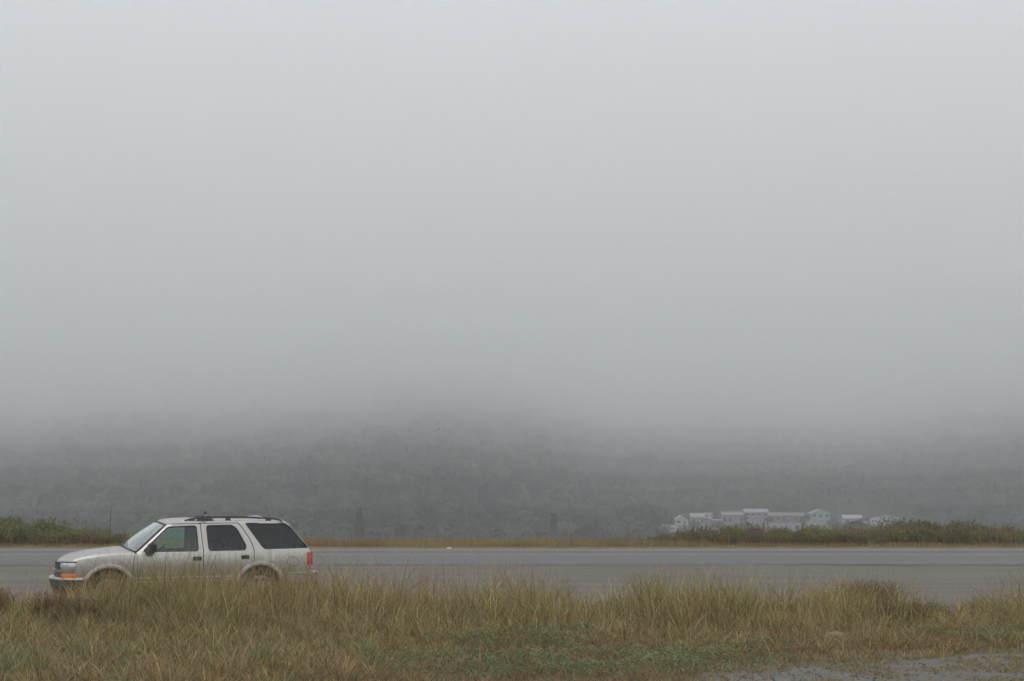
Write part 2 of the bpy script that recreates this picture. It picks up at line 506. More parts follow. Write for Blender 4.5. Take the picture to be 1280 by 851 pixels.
# points of the wood: everything on the hill that could be seen before the cloud swallows it
sp = 6.2
px_, py_ = np.meshgrid(np.arange(-420, 420, sp), np.arange(300, 800, sp))
px_ = px_.ravel() + (gt.random(px_.size) - 0.5) * sp * 0.95
py_ = py_.ravel() + (gt.random(py_.size) - 0.5) * sp * 0.95
pz_ = terrain_z(px_, py_)
pz_near = terrain_z(px_, py_ - 14.0)
keep = (np.abs(px_) < 0.47 * py_ + 40) & (pz_ < 78) & (pz_ > -21.5)
on_terrace = (px_ > 40 + 22 * vnoise(py_ / 25.0, py_ * 0, 92) + 0.10 * np.clip(470 - py_, 0, 200) * -0.6) & (px_ < 186) & (py_ > 330) & (py_ < 536 + 14 * vnoise(px_ / 20.0, px_ * 0, 93))
keep &= ~on_terrace
keep &= vnoise(px_ / 22.0, py_ / 22.0, 91) > 0.05
px_, py_, pz_ = px_[keep], py_[keep], pz_[keep]
npnt = len(px_)
kindn = fbm(px_ / 60.0, py_ / 60.0, 44)
idx = (gt.random(npnt) * 5).astype(np.int32)
idx = np.where(gt.random(npnt) < np.clip((kindn - 0.60) * 0.5, 0, 0.04), 5 + (gt.random(npnt) * 2).astype(np.int32), idx)
scl = (0.85 + 0.95 * gt.random(npnt) ** 1.4) * (0.75 + 0.5 * fbm(px_ / 40.0, py_ / 40.0, 45))
me = bpy.data.meshes.new('woodland')
me.vertices.add(npnt)
me.vertices.foreach_set('co', np.stack([px_, py_, pz_ - 0.3], 1).astype(np.float32).ravel())
for nm, dt, arr in (('pick', 'INT', idx), ('size', 'FLOAT', scl.astype(np.float32)), ('turn', 'FLOAT', (gt.random(npnt) * 6.28).astype(np.float32))):
    at_ = me.attributes.new(nm, dt, 'POINT'); at_.data.foreach_set('value', arr)
woodland = link('woodland', me)
tag(woodland, 'dense wood of dark trees covering the misty hillside', kind='stuff')
ng = bpy.data.node_groups.new('scatter_wood', 'GeometryNodeTree')
ng.interface.new_socket('Geometry', in_out='INPUT', socket_type='NodeSocketGeometry')
ng.interface.new_socket('Geometry', in_out='OUTPUT', socket_type='NodeSocketGeometry')
gi = ng.nodes.new('NodeGroupInput'); go = ng.nodes.new('NodeGroupOutput')
m2p = ng.nodes.new('GeometryNodeMeshToPoints')
iop = ng.nodes.new('GeometryNodeInstanceOnPoints'); iop.inputs['Pick Instance'].default_value = True
ci = ng.nodes.new('GeometryNodeCollectionInfo'); ci.inputs['Collection'].default_value = src_col
ci.inputs['Separate Children'].default_value = True; ci.inputs['Reset Children'].default_value = True
def named(nm, dt):
    k = ng.nodes.new('GeometryNodeInputNamedAttribute'); k.data_type = dt; k.inputs['Name'].default_value = nm
    return k.outputs['Attribute']
cxyz = ng.nodes.new('ShaderNodeCombineXYZ')
ng.links.new(named('turn', 'FLOAT'), cxyz.inputs['Z'])
ng.links.new(gi.outputs[0], m2p.inputs[0]); ng.links.new(m2p.outputs[0], iop.inputs['Points'])
ng.links.new(ci.outputs[0], iop.inputs['Instance']); ng.links.new(named('pick', 'INT'), iop.inputs['Instance Index'])
ng.links.new(cxyz.outputs[0], iop.inputs['Rotation'])
ng.links.new(named('size', 'FLOAT'), iop.inputs['Scale'])
ng.links.new(iop.outputs[0], go.inputs[0])
md = woodland.modifiers.new('scatter', 'NODES'); md.node_group = ng
# ================================================================== grass and shrubs
gg = np.random.default_rng(2024)

def blades(base, height, azim, lean, width, col, tipcol=None, curl=None):
    """Tapered, bending grass blades: five triangles each."""
    n = len(base)
    d = np.stack([np.cos(azim), np.sin(azim), np.zeros(n)], 1)
    fa = azim + gg.random(n) * 3.14
    side = np.stack([-np.sin(fa), np.cos(fa), np.zeros(n)], 1) * (width * 0.5)[:, None]
    def pt(t):
        return base + d * (height * lean * t ** 1.8)[:, None] + np.array([0, 0, 1.0]) * (height * (t - 0.35 * np.minimum(lean, 1.2) * t ** 2.2))[:, None]
    p0, p1, p2, p3 = pt(0.0), pt(0.4), pt(0.75), pt(1.0)
    v = np.stack([p0 - side, p0 + side, p1 - side * 0.9, p1 + side * 0.9, p2 - side * 0.6, p2 + side * 0.6, p3], 1)
    b = (np.arange(n) * 7)[:, None]
    q = np.concatenate([b + np.array([0, 1, 3, 2]), b + np.array([2, 3, 5, 4])])
    t = b + np.array([4, 5, 6])
    if tipcol is None: tipcol = col
    c = np.stack([col, col, col * .6 + tipcol * .4, col * .6 + tipcol * .4, col * .25 + tipcol * .75, col * .25 + tipcol * .75, tipcol], 1)
    return v.reshape(-1, 3), q, t, c.reshape(-1, 3)

def join(parts):
    V, Q, T, C = [], [], [], []; o = 0
    for v, q, t, c in parts:
        V.append(v); C.append(c)
        if q is not None: Q.append(q + o)
        if t is not None: T.append(t + o)
        o += len(v)
    return np.concatenate(V), (np.concatenate(Q) if Q else None), (np.concatenate(T) if T else None), np.concatenate(C)

STRAW = np.array((0.350, 0.262, 0.118)); TAN = np.array((0.270, 0.178, 0.078)); BROWN = np.array((0.165, 0.090, 0.038))
OLIVEG = np.array((0.175, 0.172, 0.055)); GREEN = np.array((0.110, 0.160, 0.050)); GREYG = np.array((0.185, 0.205, 0.125)); RUST = np.array((0.200, 0.085, 0.035))
PALE = np.array((0.42, 0.36, 0.24))
def palette(t, stops):
    """Colour along a list of tones, t in 0..1."""
    t = np.clip(t, 0, 0.9999) * (len(stops) - 1)
    i = t.astype(int); f = (t - i)[:, None]
    S = np.asarray(stops)
    return S[i] * (1 - f) + S[i + 1] * f

# bare or thin places (world metres): the gravel apron and the worn dip
def on_gravel(x, y):
    e = 13.5 + 0.30 * np.sin(x * 1.3 + 0.4) + 1.1 * (fbm(x * 1.3, y * 1.3, 61, 3) - 0.5) - 1.1 * smooth(3.2, 1.8, x) + 0.25 * smooth(3.5, 4.4, x) * smooth(5.6, 4.6, x)
    return smooth(0.45, -0.35, y - e) * smooth(1.3, 2.2, x)
def in_dip(x, y):
    c = ground_point(1120, 796); s = ground_point(1045, 812)
    return np.maximum(np.exp(-(((x - c.x) / 0.95) ** 2 + ((y - c.y) / 0.9) ** 2)), 1.05 * np.exp(-(((x - s.x) / 0.32) ** 2 + ((y - s.y) / 0.55) ** 2) ** 2))

# height of the tall grass along the edge of the lay-by, read along the bank
_hx = np.array([ground_point(p, 772).x for p in (-60, 0, 15, 40, 62, 95, 140, 200, 300, 380, 450, 520, 600, 660, 705, 735, 765, 800, 850, 900, 940, 975, 1010, 1060, 1110, 1140, 1165, 1190, 1230, 1280, 1340)])
_hh = np.array([.55, .42, .20, .15, .30, .46, .66, .72, .80, .74, .66, .66, .64, .62, .50, .34, .50, .58, .60, .60, .42, .48, .54, .54, .50, .28, .20, .32, .52, .58, .60])
def bank_h(x): return np.interp(x, _hx, _hh)

def scatter(x0, x1, y0, y1, per_m2):
    n = int((x1 - x0) * (y1 - y0) * per_m2)
    return x0 + (x1 - x0) * gg.random(n), y0 + (y1 - y0) * gg.random(n)

def clumped(x, y, spread, k):
    """Gathers points into tussocks."""
    cx = np.floor(x / k) + _hash(np.floor(x / k), np.floor(y / k), 5); cy = np.floor(y / k) + _hash(np.floor(x / k), np.floor(y / k), 6)
    f = gg.random(len(x)) ** 0.8 * spread
    return x * (1 - f) + cx * k * f, y * (1 - f) + cy * k * f

def grass_zone(x0, x1, y0, y1, per_m2, hfun, stops, tips, lean0=0.15, lean1=0.55, w=(0.004, 0.008), seed=0, tuss=0.25, loose=0.3, keep=None):
    """Grass in tussocks, each with its own height, tone and lean, with loose blades between them."""
    nt = int((x1 - x0) * (y1 - y0) / (tuss * tuss))
    cx = x0 + (x1 - x0) * gg.random(nt); cy = y0 + (y1 - y0) * gg.random(nt)
    crad = tuss * (0.25 + 0.65 * gg.random(nt)); ch = 0.55 + 0.65 * gg.random(nt) ** 1.3
    cw = crad ** 1.6; cw /= cw.sum()
    ctone = np.clip(fbm(cx * 0.55, cy * 0.75, 300 + seed, 3) * 1.9 - 0.45 + gg.normal(size=nt) * 0.22, 0, 1)
    cdir = gg.random(nt) * 6.283
    n = int((x1 - x0) * (y1 - y0) * per_m2)
    who = gg.choice(nt, n, p=cw)
    a = gg.random(n) * 6.283; r = np.abs(gg.normal(size=n)) * 0.6
    x = cx[who] + np.cos(a) * r * crad[who]; y = cy[who] + np.sin(a) * r * crad[who]
    free = gg.random(n) < loose
    x = np.where(free, x0 + (x1 - x0) * gg.random(n), x); y = np.where(free, y0 + (y1 - y0) * gg.random(n), y)
    ok = np.abs(x) < 0.445 * y + 0.6
    if keep is not None: ok &= gg.random(n) < keep(x, y)
    x, y, who, a, r, free = x[ok], y[ok], who[ok], a[ok], r[ok], free[ok]
    n = len(x)
    h = hfun(x, y) * np.where(free, 0.6, ch[who]) * (0.38 + 0.80 * gg.random(n) ** 1.25)
    tone = np.clip(ctone[who] + gg.normal(size=n) * 0.13, 0, 1)
    val = (0.62 + 1.55 * gg.random(n) ** 1.25) * (0.75 + 0.5 * _hash(who.astype(float), who * 0.0, 3 + seed))
    col = palette(tone, stops) * val[:, None]
    tip = palette(np.clip(tone + gg.normal(size=n) * 0.12, 0, 1), tips) * val[:, None]
    rs = russet(x, y) * (0.35 + 0.65 * gg.random(n))
    dry = np.array((0.215, 0.105, 0.045))[None] * val[:, None]
    col = col * (1 - rs[:, None]) + dry * 0.8 * rs[:, None]; tip = tip * (1 - rs[:, None]) + dry * 1.15 * rs[:, None]
    az = np.where(gg.random(n) < 0.55, a, cdir[who]) + gg.normal(size=n) * 0.9
    lean = lean0 + (lean1 - lean0) * np.clip(gg.random(n) ** 1.5 * 0.7 + 0.35 * np.clip(r, 0, 1.2), 0, 1.3)
    base = np.stack([x, y, terrain_z(x, y) - 0.012], 1)
    return blades(base, h, az, lean, w[0] + (w[1] - w[0]) * gg.random(n), col, tip)

RUSSET = [(350, 785, 0.9, 0.5, .9), (60, 775, 1.0, 0.7, .8), (130, 780, 0.8, 0.6, .5), (300, 752, 0.6, 0.5, .7), (490, 785, 0.8, 0.45, .7), (540, 770, 0.6, 0.5, .5), (975, 755, 0.6, 0.5, .8), (1070, 760, 0.6, 0.5, .6), (730, 775, .7, .4, .5),
          (1240, 760, 0.7, 0.6, .5), (860, 790, 0.8, 0.4, .5), (220, 835, 0.8, 0.35, .5), (1100, 800, 0.8, 0.35, .6), (640, 765, .5, .4, .4)]
def russet(x, y):
    m = np.zeros_like(x)
    for pxx, pyy, rx, ry, dn in RUSSET:
        c = ground_point(pxx, pyy)
        m = np.maximum(m, dn * np.exp(-(((x - c.x) / rx) ** 2 + ((y - c.y) / ry) ** 2)))
    return m
PATCHES = [(640, 812, 1.15, 0.75, 1.0), (760, 822, 1.1, 0.6, 1.0), (870, 830, 0.85, 0.55, 1.0), (1230, 800, 0.95, 0.8, 1.0), (1275, 808, 0.9, 0.6, 1.0), (390, 782, 0.8, 0.7, .7), (560, 835, 0.7, 0.4, .9),
           (440, 800, 0.6, 0.4, .6), (940, 812, 0.6, 0.5, .7), (700, 838, 1.2, 0.35, .9), (240, 800, 0.8, 0.4, .35), (1010, 775, 0.6, 0.5, .4), (800, 790, 0.9, 0.6, .6), (600, 785, 0.6, 0.5, .6), (470, 760, .5, .5, .5), (520, 846, .7, .4, .9), (630, 850, .8, .4, 1.0), (760, 850, .8, .45, 1.0), (850, 848, .6, .4, .9), (690, 800, .8, .5, .9), (330, 838, .6, .4, .45), (1250, 780, .7, .5, .6), (1090, 786, .4, .35, .6)]
def in_patch(x, y):
    m = np.zeros_like(x)
    for pxx, pyy, rx, ry, dn in PATCHES:
        c = ground_point(pxx, pyy)
        m = np.maximum(m, dn * np.exp(-(((x - c.x) / rx) ** 2 + ((y - c.y) / ry) ** 2) ** 2))
    return m

# 1 the tall dry bank along the lay-by
lay = lambda x: 19.25 + 0.45 * (fbm(x * 0.8, x * 0, 71, 3) - 0.5) - 0.5 * smooth(0.45, 0.2, bank_h(x))
def keep_bank(x, y): return (y < lay(x)) * (0.35 + 0.75 * smooth(0.36, 0.50, fbm(x * 1.3, y * 1.3, 72))) * (1 - 0.8 * in_dip(x, y)) * (1 - 0.6 * in_patch(x, y))
DARKO = np.array((0.070, 0.064, 0.030))
tall = [grass_zone(-9.4, 9.4, 16.4, 19.6, 1500, lambda x, y: 1.42 * bank_h(x) * (0.70 + 0.6 * fbm(x * 1.3, y * 1.3, 73)) * (0.62 + 0.38 * smooth(16.2, 17.6, y)),
                   [BROWN, OLIVEG, GREEN, BROWN, OLIVEG, TAN, OLIVEG, STRAW * .85, DARKO, GREEN], [TAN, OLIVEG, OLIVEG, TAN, STRAW, STRAW, OLIVEG, STRAW, OLIVEG, OLIVEG], 0.10, 1.05, (0.004, 0.010), 1, 0.26, 0.38, keep_bank)]
me = new_mesh('tall_grass', *join(tall)[:3], col=join(tall)[3])
o = link('tall_grass', me, GRASS); tag(o, 'tall dry straw coloured grass along the edge of the lay by', 'grass', kind='stuff')

# 2 shorter mixed grass nearer the camera
lowl = lambda x: smooth(1.0, -2.2, x)          # greener and longer on the left of the ground
def h_mid(x, y): return (0.12 + 0.20 * fbm(x * 0.8, y * 0.8, 81)) * (0.5 + 0.5 * smooth(-0.8, -2.4, x) + 0.5 * smooth(13.6, 15.4, y) * smooth(-2.4, -0.8, x)) + 0.10 * lowl(x) + 0.26 * smooth(13.8, 17.0, y) * (0.4 + 1.1 * fbm(x * 0.9 + 3, y * 0.9, 83))
def keep_mid(x, y): return (1 - on_gravel(x, y)) * (1 - 0.88 * in_dip(x, y)) * np.clip(0.22 + 0.7 * smooth(0.38, 0.55, fbm(x * 1.0 + 5, y * 1.0, 82)) + 0.5 * lowl(x), 0, 1) * (1 - 0.80 * in_patch(x, y))
SAGE = np.array((0.165, 0.170, 0.095))
mid = [grass_zone(-8.2, 8.2, 10.6, 14.0, 1500, h_mid, [GREEN, SAGE, OLIVEG, BROWN, SAGE, TAN, BROWN], [OLIVEG, GREYG, SAGE, TAN, GREYG, STRAW, TAN], 0.2, 1.0, (0.0035, 0.008), 5, 0.20, 0.4, keep_mid),
       grass_zone(-8.8, 8.8, 14.0, 17.0, 1350, h_mid, [GREEN, OLIVEG, BROWN, SAGE, BROWN, OLIVEG, TAN, DARKO], [OLIVEG, STRAW, TAN, SAGE, TAN, GREYG, STRAW, OLIVEG], 0.2, 1.0, (0.004, 0.009), 6, 0.22, 0.4, keep_mid)]
me = new_mesh('meadow_grass', *join(mid)[:3], col=join(mid)[3])
o = link('meadow_grass', me, GRASS); tag(o, 'short mixed green and straw grass nearest the camera', 'grass', kind='stuff')

# 3 matted dead stems lying on the ground
x, y = scatter(-8.5, 8.5, 10.8, 18.0, 330)
k = (np.abs(x) < 0.445 * y + 0.5) & (gg.random(len(x)) > on_gravel(x, y) * 0.93)
x, y = x[k], y[k]; n_ = len(x)
dc = palette(np.clip(gg.random(n_) * 0.8 + 0.4 * in_dip(x, y), 0, 1), [BROWN, BROWN * 1.2, TAN, STRAW * 0.8]) * (0.7 + 0.5 * gg.random(n_))[:, None]
dead = blades(np.stack([x, y, terrain_z(x, y) + 0.01 + 0.03 * gg.random(n_)], 1), 0.10 + 0.16 * gg.random(n_), gg.random(n_) * 6.283, 1.1 + 0.8 * gg.random(n_), 0.004 + 0.004 * gg.random(n_), dc)
me = new_mesh('thatch', dead[0], dead[1], dead[2], col=dead[3])
o = link('thatch', me, GRASS); tag(o, 'matted brown dead stems lying between the grass tufts', 'thatch', kind='stuff')

# 4 flowering stems with seed heads
def stalks(x, y, h, col):
    n = len(x)
    base = np.stack([x, y, terrain_z(x, y)], 1)
    az = gg.random(n) * 6.283; ln = 0.05 + 0.28 * gg.random(n) ** 1.5
    st = blades(base, h, az, ln, np.full(n, 0.0042), col, col)
    d = np.stack([np.cos(az), np.sin(az), np.zeros(n)], 1)
    tip = base + d * (h * ln)[:, None] + np.array([0, 0, 1]) * (h * (1 - 0.35 * ln))[:, None]
    parts = [st]
    m = 7
    for j in range(m):
        f = j / (m - 1)
        p = tip + np.array([0, 0, -1.0]) * ((0.13 + 0.06 * gg.random(n)) * (1 - f))[:, None] + gg.normal(size=(n, 3)) * 0.006
        nn = rand_unit(n, gg)
        v, q = leaf_cards(p, nn, 0.008 * (1.25 - 0.6 * f) * (0.7 + 0.6 * gg.random(n)), 0.4, gg)
        c = np.repeat(col * (0.85 + 0.4 * gg.random(n))[:, None], 4, 0)
        parts.append((v, q, None, c))
    return join(parts)
x, y = scatter(-9.0, 9.0, 15.6, 19.3, 42)
k = (np.abs(x) < 0.445 * y + 0.4) & (y < lay(x)) & (gg.random(len(x)) < 0.25 + bank_h(x))
x, y = x[k], y[k]; n_ = len(x)
sh = (1.2 * bank_h(x) + 0.12) * (0.75 + 0.45 * gg.random(n_))
sc_ = palette(gg.random(n_), [BROWN * 0.9, TAN, STRAW, np.array((0.13, 0.085, 0.075)), TAN])
sk = stalks(x, y, sh, sc_)
xs2, ys2 = scatter(-9.0, 9.0, 12.2, 19.3, 48)
k = (np.abs(xs2) < 0.445 * ys2 + 0.4) & (ys2 < lay(xs2)) & (gg.random(len(xs2)) < (0.25 + 0.75 * smooth(15, 17, ys2)) * (1 - on_gravel(xs2, ys2)) * (1 - 0.8 * in_dip(xs2, ys2)))
xs2, ys2 = xs2[k], ys2[k]; n2 = len(xs2)
hs2 = np.where(ys2 > 16.2, (1.05 * bank_h(xs2) + 0.05), 0.28) * (0.6 + 0.6 * gg.random(n2))
straws = blades(np.stack([xs2, ys2, terrain_z(xs2, ys2)], 1), hs2, gg.random(n2) * 6.283, 0.1 + 0.7 * gg.random(n2) ** 1.3, 0.004 + 0.004 * gg.random(n2),
                palette(gg.random(n2), [STRAW, PALE, np.array((0.44, 0.35, 0.20)), np.array((0.28, 0.30, 0.15))]))
sk = join([sk, straws])
me = new_mesh('seed_stalks', sk[0], sk[1], sk[2], col=sk[3])
o = link('seed_stalks', me, GRASS); tag(o, 'thin brown seed stalks standing above the tall grass', 'grass', kind='stuff')

# 5 grey-green feathery ground cover in patches
patches = []
for (pxx, pyy, rx, ry, dn) in PATCHES:
    c = ground_point(pxx, pyy)
    n = int(5600 * rx * ry * dn)
    r_ = np.sqrt(gg.random(n)); a = gg.random(n) * 6.283
    wob = (1 + 0.3 * np.sin(a * 3 + pxx) + 0.15 * np.sin(a * 7 + pyy)) * (0.75 + 0.6 * gg.random(n) ** 2)
    x = c.x + r_ * np.cos(a) * rx * wob; y = c.y + r_ * np.sin(a) * ry * wob
    x, y = clumped(x, y, 0.5, 0.16)
    z = terrain_z(x, y) + (0.03 + 0.20 * gg.random(n) * fbm(x * 2.2, y * 2.2, 95) ** 1.5) 
    nn = gg.normal(size=(n, 3)) * 0.55 + np.array([0, -0.25, 0.8]); nn /= np.linalg.norm(nn, axis=1, keepdims=True)
    v, q = leaf_cards(np.stack([x, y, z], 1), nn, 0.009 + 0.020 * gg.random(n), 0.30, gg)
    t = np.clip(fbm(x * 2.5, y * 2.5, 96) * 1.4 - 0.2 + gg.normal(size=n) * 0.15, 0, 1)
    cc = palette(t, [np.array((0.100, 0.125, 0.045)), np.array((0.150, 0.190, 0.075)), np.array((0.200, 0.240, 0.110)), np.array((0.265, 0.275, 0.160))])
    patches.append((v, q, None, np.repeat(cc, 4, 0)))
pj = join(patches)
me = new_mesh('ground_cover', pj[0], pj[1], None, col=pj[3])
o = link('ground_cover', me, LEAF); tag(o, 'low feathery grey green leaves spreading in patches', 'ground cover', kind='stuff')

# 6 small mosses and weeds on the gravel apron
x, y = scatter(1.0, 6.6, 10.9, 14.2, 1100)
k = (gg.random(len(x)) < on_gravel(x, y)) & (fbm(x * 1.6, y * 2.6, 97, 3) > 0.47 + 0.07 * smooth(3.4, 4.4, x))
x, y = x[k], y[k]; n_ = len(x)
wd = blades(np.stack([x, y, terrain_z(x, y)], 1), 0.02 + 0.05 * gg.random(n_), gg.random(n_) * 6.283, 0.5 + gg.random(n_), 0.004 + 0.006 * gg.random(n_),
            palette(gg.random(n_), [np.array((0.14, 0.125, 0.04)), OLIVEG, TAN, np.array((0.20, 0.17, 0.045))]))
me = new_mesh('gravel_weeds', wd[0], wd[1], wd[2], col=wd[3])
o = link('gravel_weeds', me, GRASS); tag(o, 'tiny yellow green weeds growing through the gravel', 'weeds', kind='stuff')

# gravel apron: a sheet with a ragged edge, and loose stones on it
GRAVEL = paving('blue_grey_gravel', (0.084, 0.077, 0.064), (0.172, 0.160, 0.136), 55.0, (1.2, 1.6, 1.0), bump=0.8)
gx = np.linspace(0.9, 7.2, 120); gy = np.linspace(9.0, 13.9, 90)
X, Y = np.meshgrid(gx, gy)
cov = on_gravel(X, Y)
Z = terrain_z(X, Y) + 0.004 - 0.05 * (1 - smooth(0.15, 0.75, cov)) + 0.010 * (fbm(X * 6, Y * 6, 98) - 0.5) * cov
i = (np.arange(89)[:, None] * 120 + np.arange(119)[None, :]).ravel()
me = new_mesh('gravel_patch', np.stack([X, Y, Z], -1), np.stack([i, i + 1, i + 121, i + 120], 1), smooth_shade=True)
o = link('gravel_patch', me, GRAVEL); tag(o, 'blue grey gravel apron at the foot of the grass', kind='structure')
ico = [(-.53, 0, .85), (.53, 0, .85), (-.53, 0, -.85), (.53, 0, -.85), (0, .85, .53), (0, .85, -.53), (0, -.85, .53), (0, -.85, -.53), (.85, .53, 0), (-.85, .53, 0), (.85, -.53, 0), (-.85, -.53, 0)]
icf = [(0, 4, 1), (0, 9, 4), (9, 5, 4), (4, 5, 8), (4, 8, 1), (8, 10, 1), (8, 3, 10), (5, 3, 8), (5, 2, 3), (2, 7, 3), (7, 10, 3), (7, 6, 10), (7, 11, 6), (11, 0, 6), (0, 1, 6), (6, 1, 10), (9, 0, 11), (9, 11, 2), (9, 2, 5), (7, 2, 11)]
x, y = scatter(1.6, 6.0, 10.9, 13.6, 420)
k = gg.random(len(x)) < on_gravel(x, y); x, y = x[k], y[k]; n_ = len(x)
sz = 0.004 + 0.013 * gg.random(n_) ** 3
iv = np.asarray(ico)[None] * (0.7 + 0.6 * gg.random((n_, 12, 1))) * sz[:, None, None] * np.array([1.2, 1.0, 0.7])
iv = iv + np.stack([x, y, terrain_z(x, y) + sz * 0.4], 1)[:, None, :]
ft = (np.arange(n_)[:, None, None] * 12 + np.asarray(icf)[None]).reshape(-1, 3)
sc_ = palette(gg.random(n_), [np.array((0.055, 0.053, 0.05)), np.array((0.11, 0.105, 0.10)), np.array((0.20, 0.19, 0.175)), np.array((0.14, 0.115, 0.09))])
STONE = leaf_mat('loose_stone', 0.0, 0.9)
me = new_mesh('loose_stones', iv.reshape(-1, 3), None, ft, col=np.repeat(sc_, 12, 0))
o = link('loose_stones', me, STONE); tag(o, 'loose small stones scattered over the gravel apron', 'stones', kind='stuff')

# ------------------------------------------------------------------ shrubs
def bush_meshes(seed, n_leaf, leaf, cols, lobes=7, upright=0.3, narrow=0.5, twigs=14):
    """Leaves and twigs of a shrub about one metre high and wide."""
    g = np.random.default_rng(seed)
    P, N, Tn = [], [], []
    tw = MB()
    for j in range(lobes):
        a = g.random() * 6.28; rr = 0.34 * math.sqrt(g.random()); zc = 0.22 + 0.52 * g.random() * (1 - rr)
        c = np.array([rr * math.cos(a), rr * math.sin(a), zc]); r_ = 0.20 + 0.12 * g.random()
        k = n_leaf // lobes
        d = rand_unit(k, g)
        p = c + d * (r_ * (0.35 + 0.75 * g.random(k)))[:, None] * np.array([1, 1, 0.9])
        P.append(p); nn = d * 0.6 + g.normal(size=(k, 3)) * 0.6 + np.array([0, 0, 0.3]); N.append(nn / np.linalg.norm(nn, axis=1, keepdims=True))
        Tn.append(np.clip(g.random() * 0.5 + g.random(k) * 0.6, 0, 1))
        tw.tube([(c[0] * 0.2, c[1] * 0.2, 0), (c[0] * 0.7, c[1] * 0.7, zc * 0.6), tuple(c + np.array([0, 0, r_ * 0.6]))], [0.018, 0.012, 0.004], 5)
    for j in range(twigs):
        a = g.random() * 6.28; rr = 0.5 * math.sqrt(g.random()); h_ = 0.75 + 0.4 * g.random() * upright * 2
        tw.tube([(rr * .3 * math.cos(a), rr * .3 * math.sin(a), 0.0), (rr * .7 * math.cos(a), rr * .7 * math.sin(a), h_ * .55), (rr * math.cos(a), rr * math.sin(a), h_)], [0.009, 0.006, 0.002], 4)
        k = n_leaf // 90
        t = 0.35 + 0.55 * g.random(k)
        p = np.stack([rr * t * np.cos(a), rr * t * np.sin(a), h_ * t], 1) + g.normal(size=(k, 3)) * 0.025
        P.append(p); N.append(rand_unit(k, g)); Tn.append(np.clip(0.3 + 0.7 * g.random(k), 0, 1))
    P = np.concatenate(P); N = np.concatenate(N); Tn = np.concatenate(Tn)
    P[:, 2] = np.abs(P[:, 2]) + 0.01
    v, q = leaf_cards(P, N, leaf * (0.6 + 0.8 * g.random(len(P))), narrow, g)
    return new_mesh('foliage', v, q, col=np.repeat(palette(Tn, cols), 4, 0)), tw.mesh('stems')
def shrub(name, meshes, loc, sx, sz, label, group=None, mat=LEAF, rz=None):
    o = empty(name, loc, pyr.random() * 6.28 if rz is None else rz)
    o.scale = (sx, sx, sz)
    link('foliage', meshes[0], mat, o); link('stems', meshes[1], BARK, o)
    return tag(o, label, 'shrub', group)

C_OLIVE = [np.array((0.058, 0.065, 0.029)), np.array((0.107, 0.114, 0.043)), np.array((0.172, 0.163, 0.060)), np.array((0.250, 0.221, 0.085))]
C_BRIGHT = [np.array((0.056, 0.076, 0.023)), np.array((0.121, 0.147, 0.038)), np.array((0.191, 0.204, 0.056)), np.array((0.274, 0.254, 0.089))]
C_BROWN = [np.array((0.069, 0.050, 0.033)), np.array((0.131, 0.094, 0.056)), np.array((0.194, 0.144, 0.081)), np.array((0.150, 0.144, 0.062))]
C_RUST = [np.array((0.085, 0.042, 0.020)), np.array((0.165, 0.075, 0.030)), np.array((0.235, 0.115, 0.045)), np.array((0.160, 0.125, 0.060))]
C_DKRED = [np.array((0.125, 0.070, 0.045)), np.array((0.165, 0.095, 0.055)), np.array((0.205, 0.215, 0.140)), np.array((0.190, 0.200, 0.130))]
C_MOSS = [np.array((0.040, 0.038, 0.018)), np.array((0.085, 0.078, 0.030)), np.array((0.130, 0.118, 0.045)), np.array((0.100, 0.080, 0.045))]
BANK = [bush_meshes(200 + k, 1500, 0.040, c_, 8, u_) for k, (c_, u_) in enumerate([(C_OLIVE, .3), (C_OLIVE, .5), (C_BRIGHT, .4), (C_BROWN, .6), (C_OLIVE, .2), (C_BROWN, .4), (C_BRIGHT, .3)])]

# the brush bank on the far side of the road: heights read along it
def bank_row(table, dist0, rows, step, picks, label, group):
    pxs = [t[0] for t in table]; tops = [t[1] for t in table]
    for r_ in range(rows):
        d = dist0 + r_ * 1.25
        p = pxs[0] + step * 0.5 * (r_ % 2)
        while p < pxs[-1]:
            top = float(np.interp(p, pxs, tops))
            P = at_range(p + pyr.uniform(-6, 6), top, d)
            h = (P.z - 0.0) * pyr.uniform(0.86, 1.34) * (0.80 if r_ == 0 else 1.0)
            h = max(h, 0.30)
            k = pyr.choice(picks)
            shrub('roadside_shrub', BANK[k], (P.x, d, float(terrain_z(P.x, d)) - 0.02), max(0.9, h * 1.05) * pyr.uniform(0.95, 1.25), h, label[k] if isinstance(label, dict) else label, group)
            p += step * pyr.uniform(0.8, 1.2)
LB = {0: 'dark olive shrub in the brush bank across the road', 1: 'dark olive shrub in the brush bank across the road', 4: 'dark olive shrub in the brush bank across the road',
      2: 'yellow green leafy shrub in the brush bank across the road', 6: 'yellow green leafy shrub in the brush bank across the road',
      3: 'brown half dry shrub in the brush bank across the road', 5: 'brown half dry shrub in the brush bank across the road'}
Y_BANK = Y_FAR + 1.5
LL = {k: v.replace('the brush bank across the road', 'the short brush bank behind the front of the car') for k, v in LB.items()}
LB = {k: v.replace('the brush bank across the road', 'the long brush bank below the settlement') for k, v in LB.items()}
bank_row([(-30, 645), (30, 646), (70, 652), (110, 656), (140, 660), (160, 668)], Y_BANK, 2, 21, (0, 2, 3, 0, 6, 2), LL, 'short brush bank behind the car')
bank_row([(755, 679), (800, 673), (830, 668), (870, 660), (905, 655), (950, 659), (985, 661), (1030, 658), (1080, 658), (1120, 654), (1160, 650), (1195, 651), (1225, 657), (1260, 660), (1310, 658)],
         Y_BANK, 3, 23, (0, 3, 1, 4, 2, 6, 2, 0, 5), LB, 'long brush bank below the settlement')
bb_ = at_range(1003, 655, Y_BANK - 0.3)
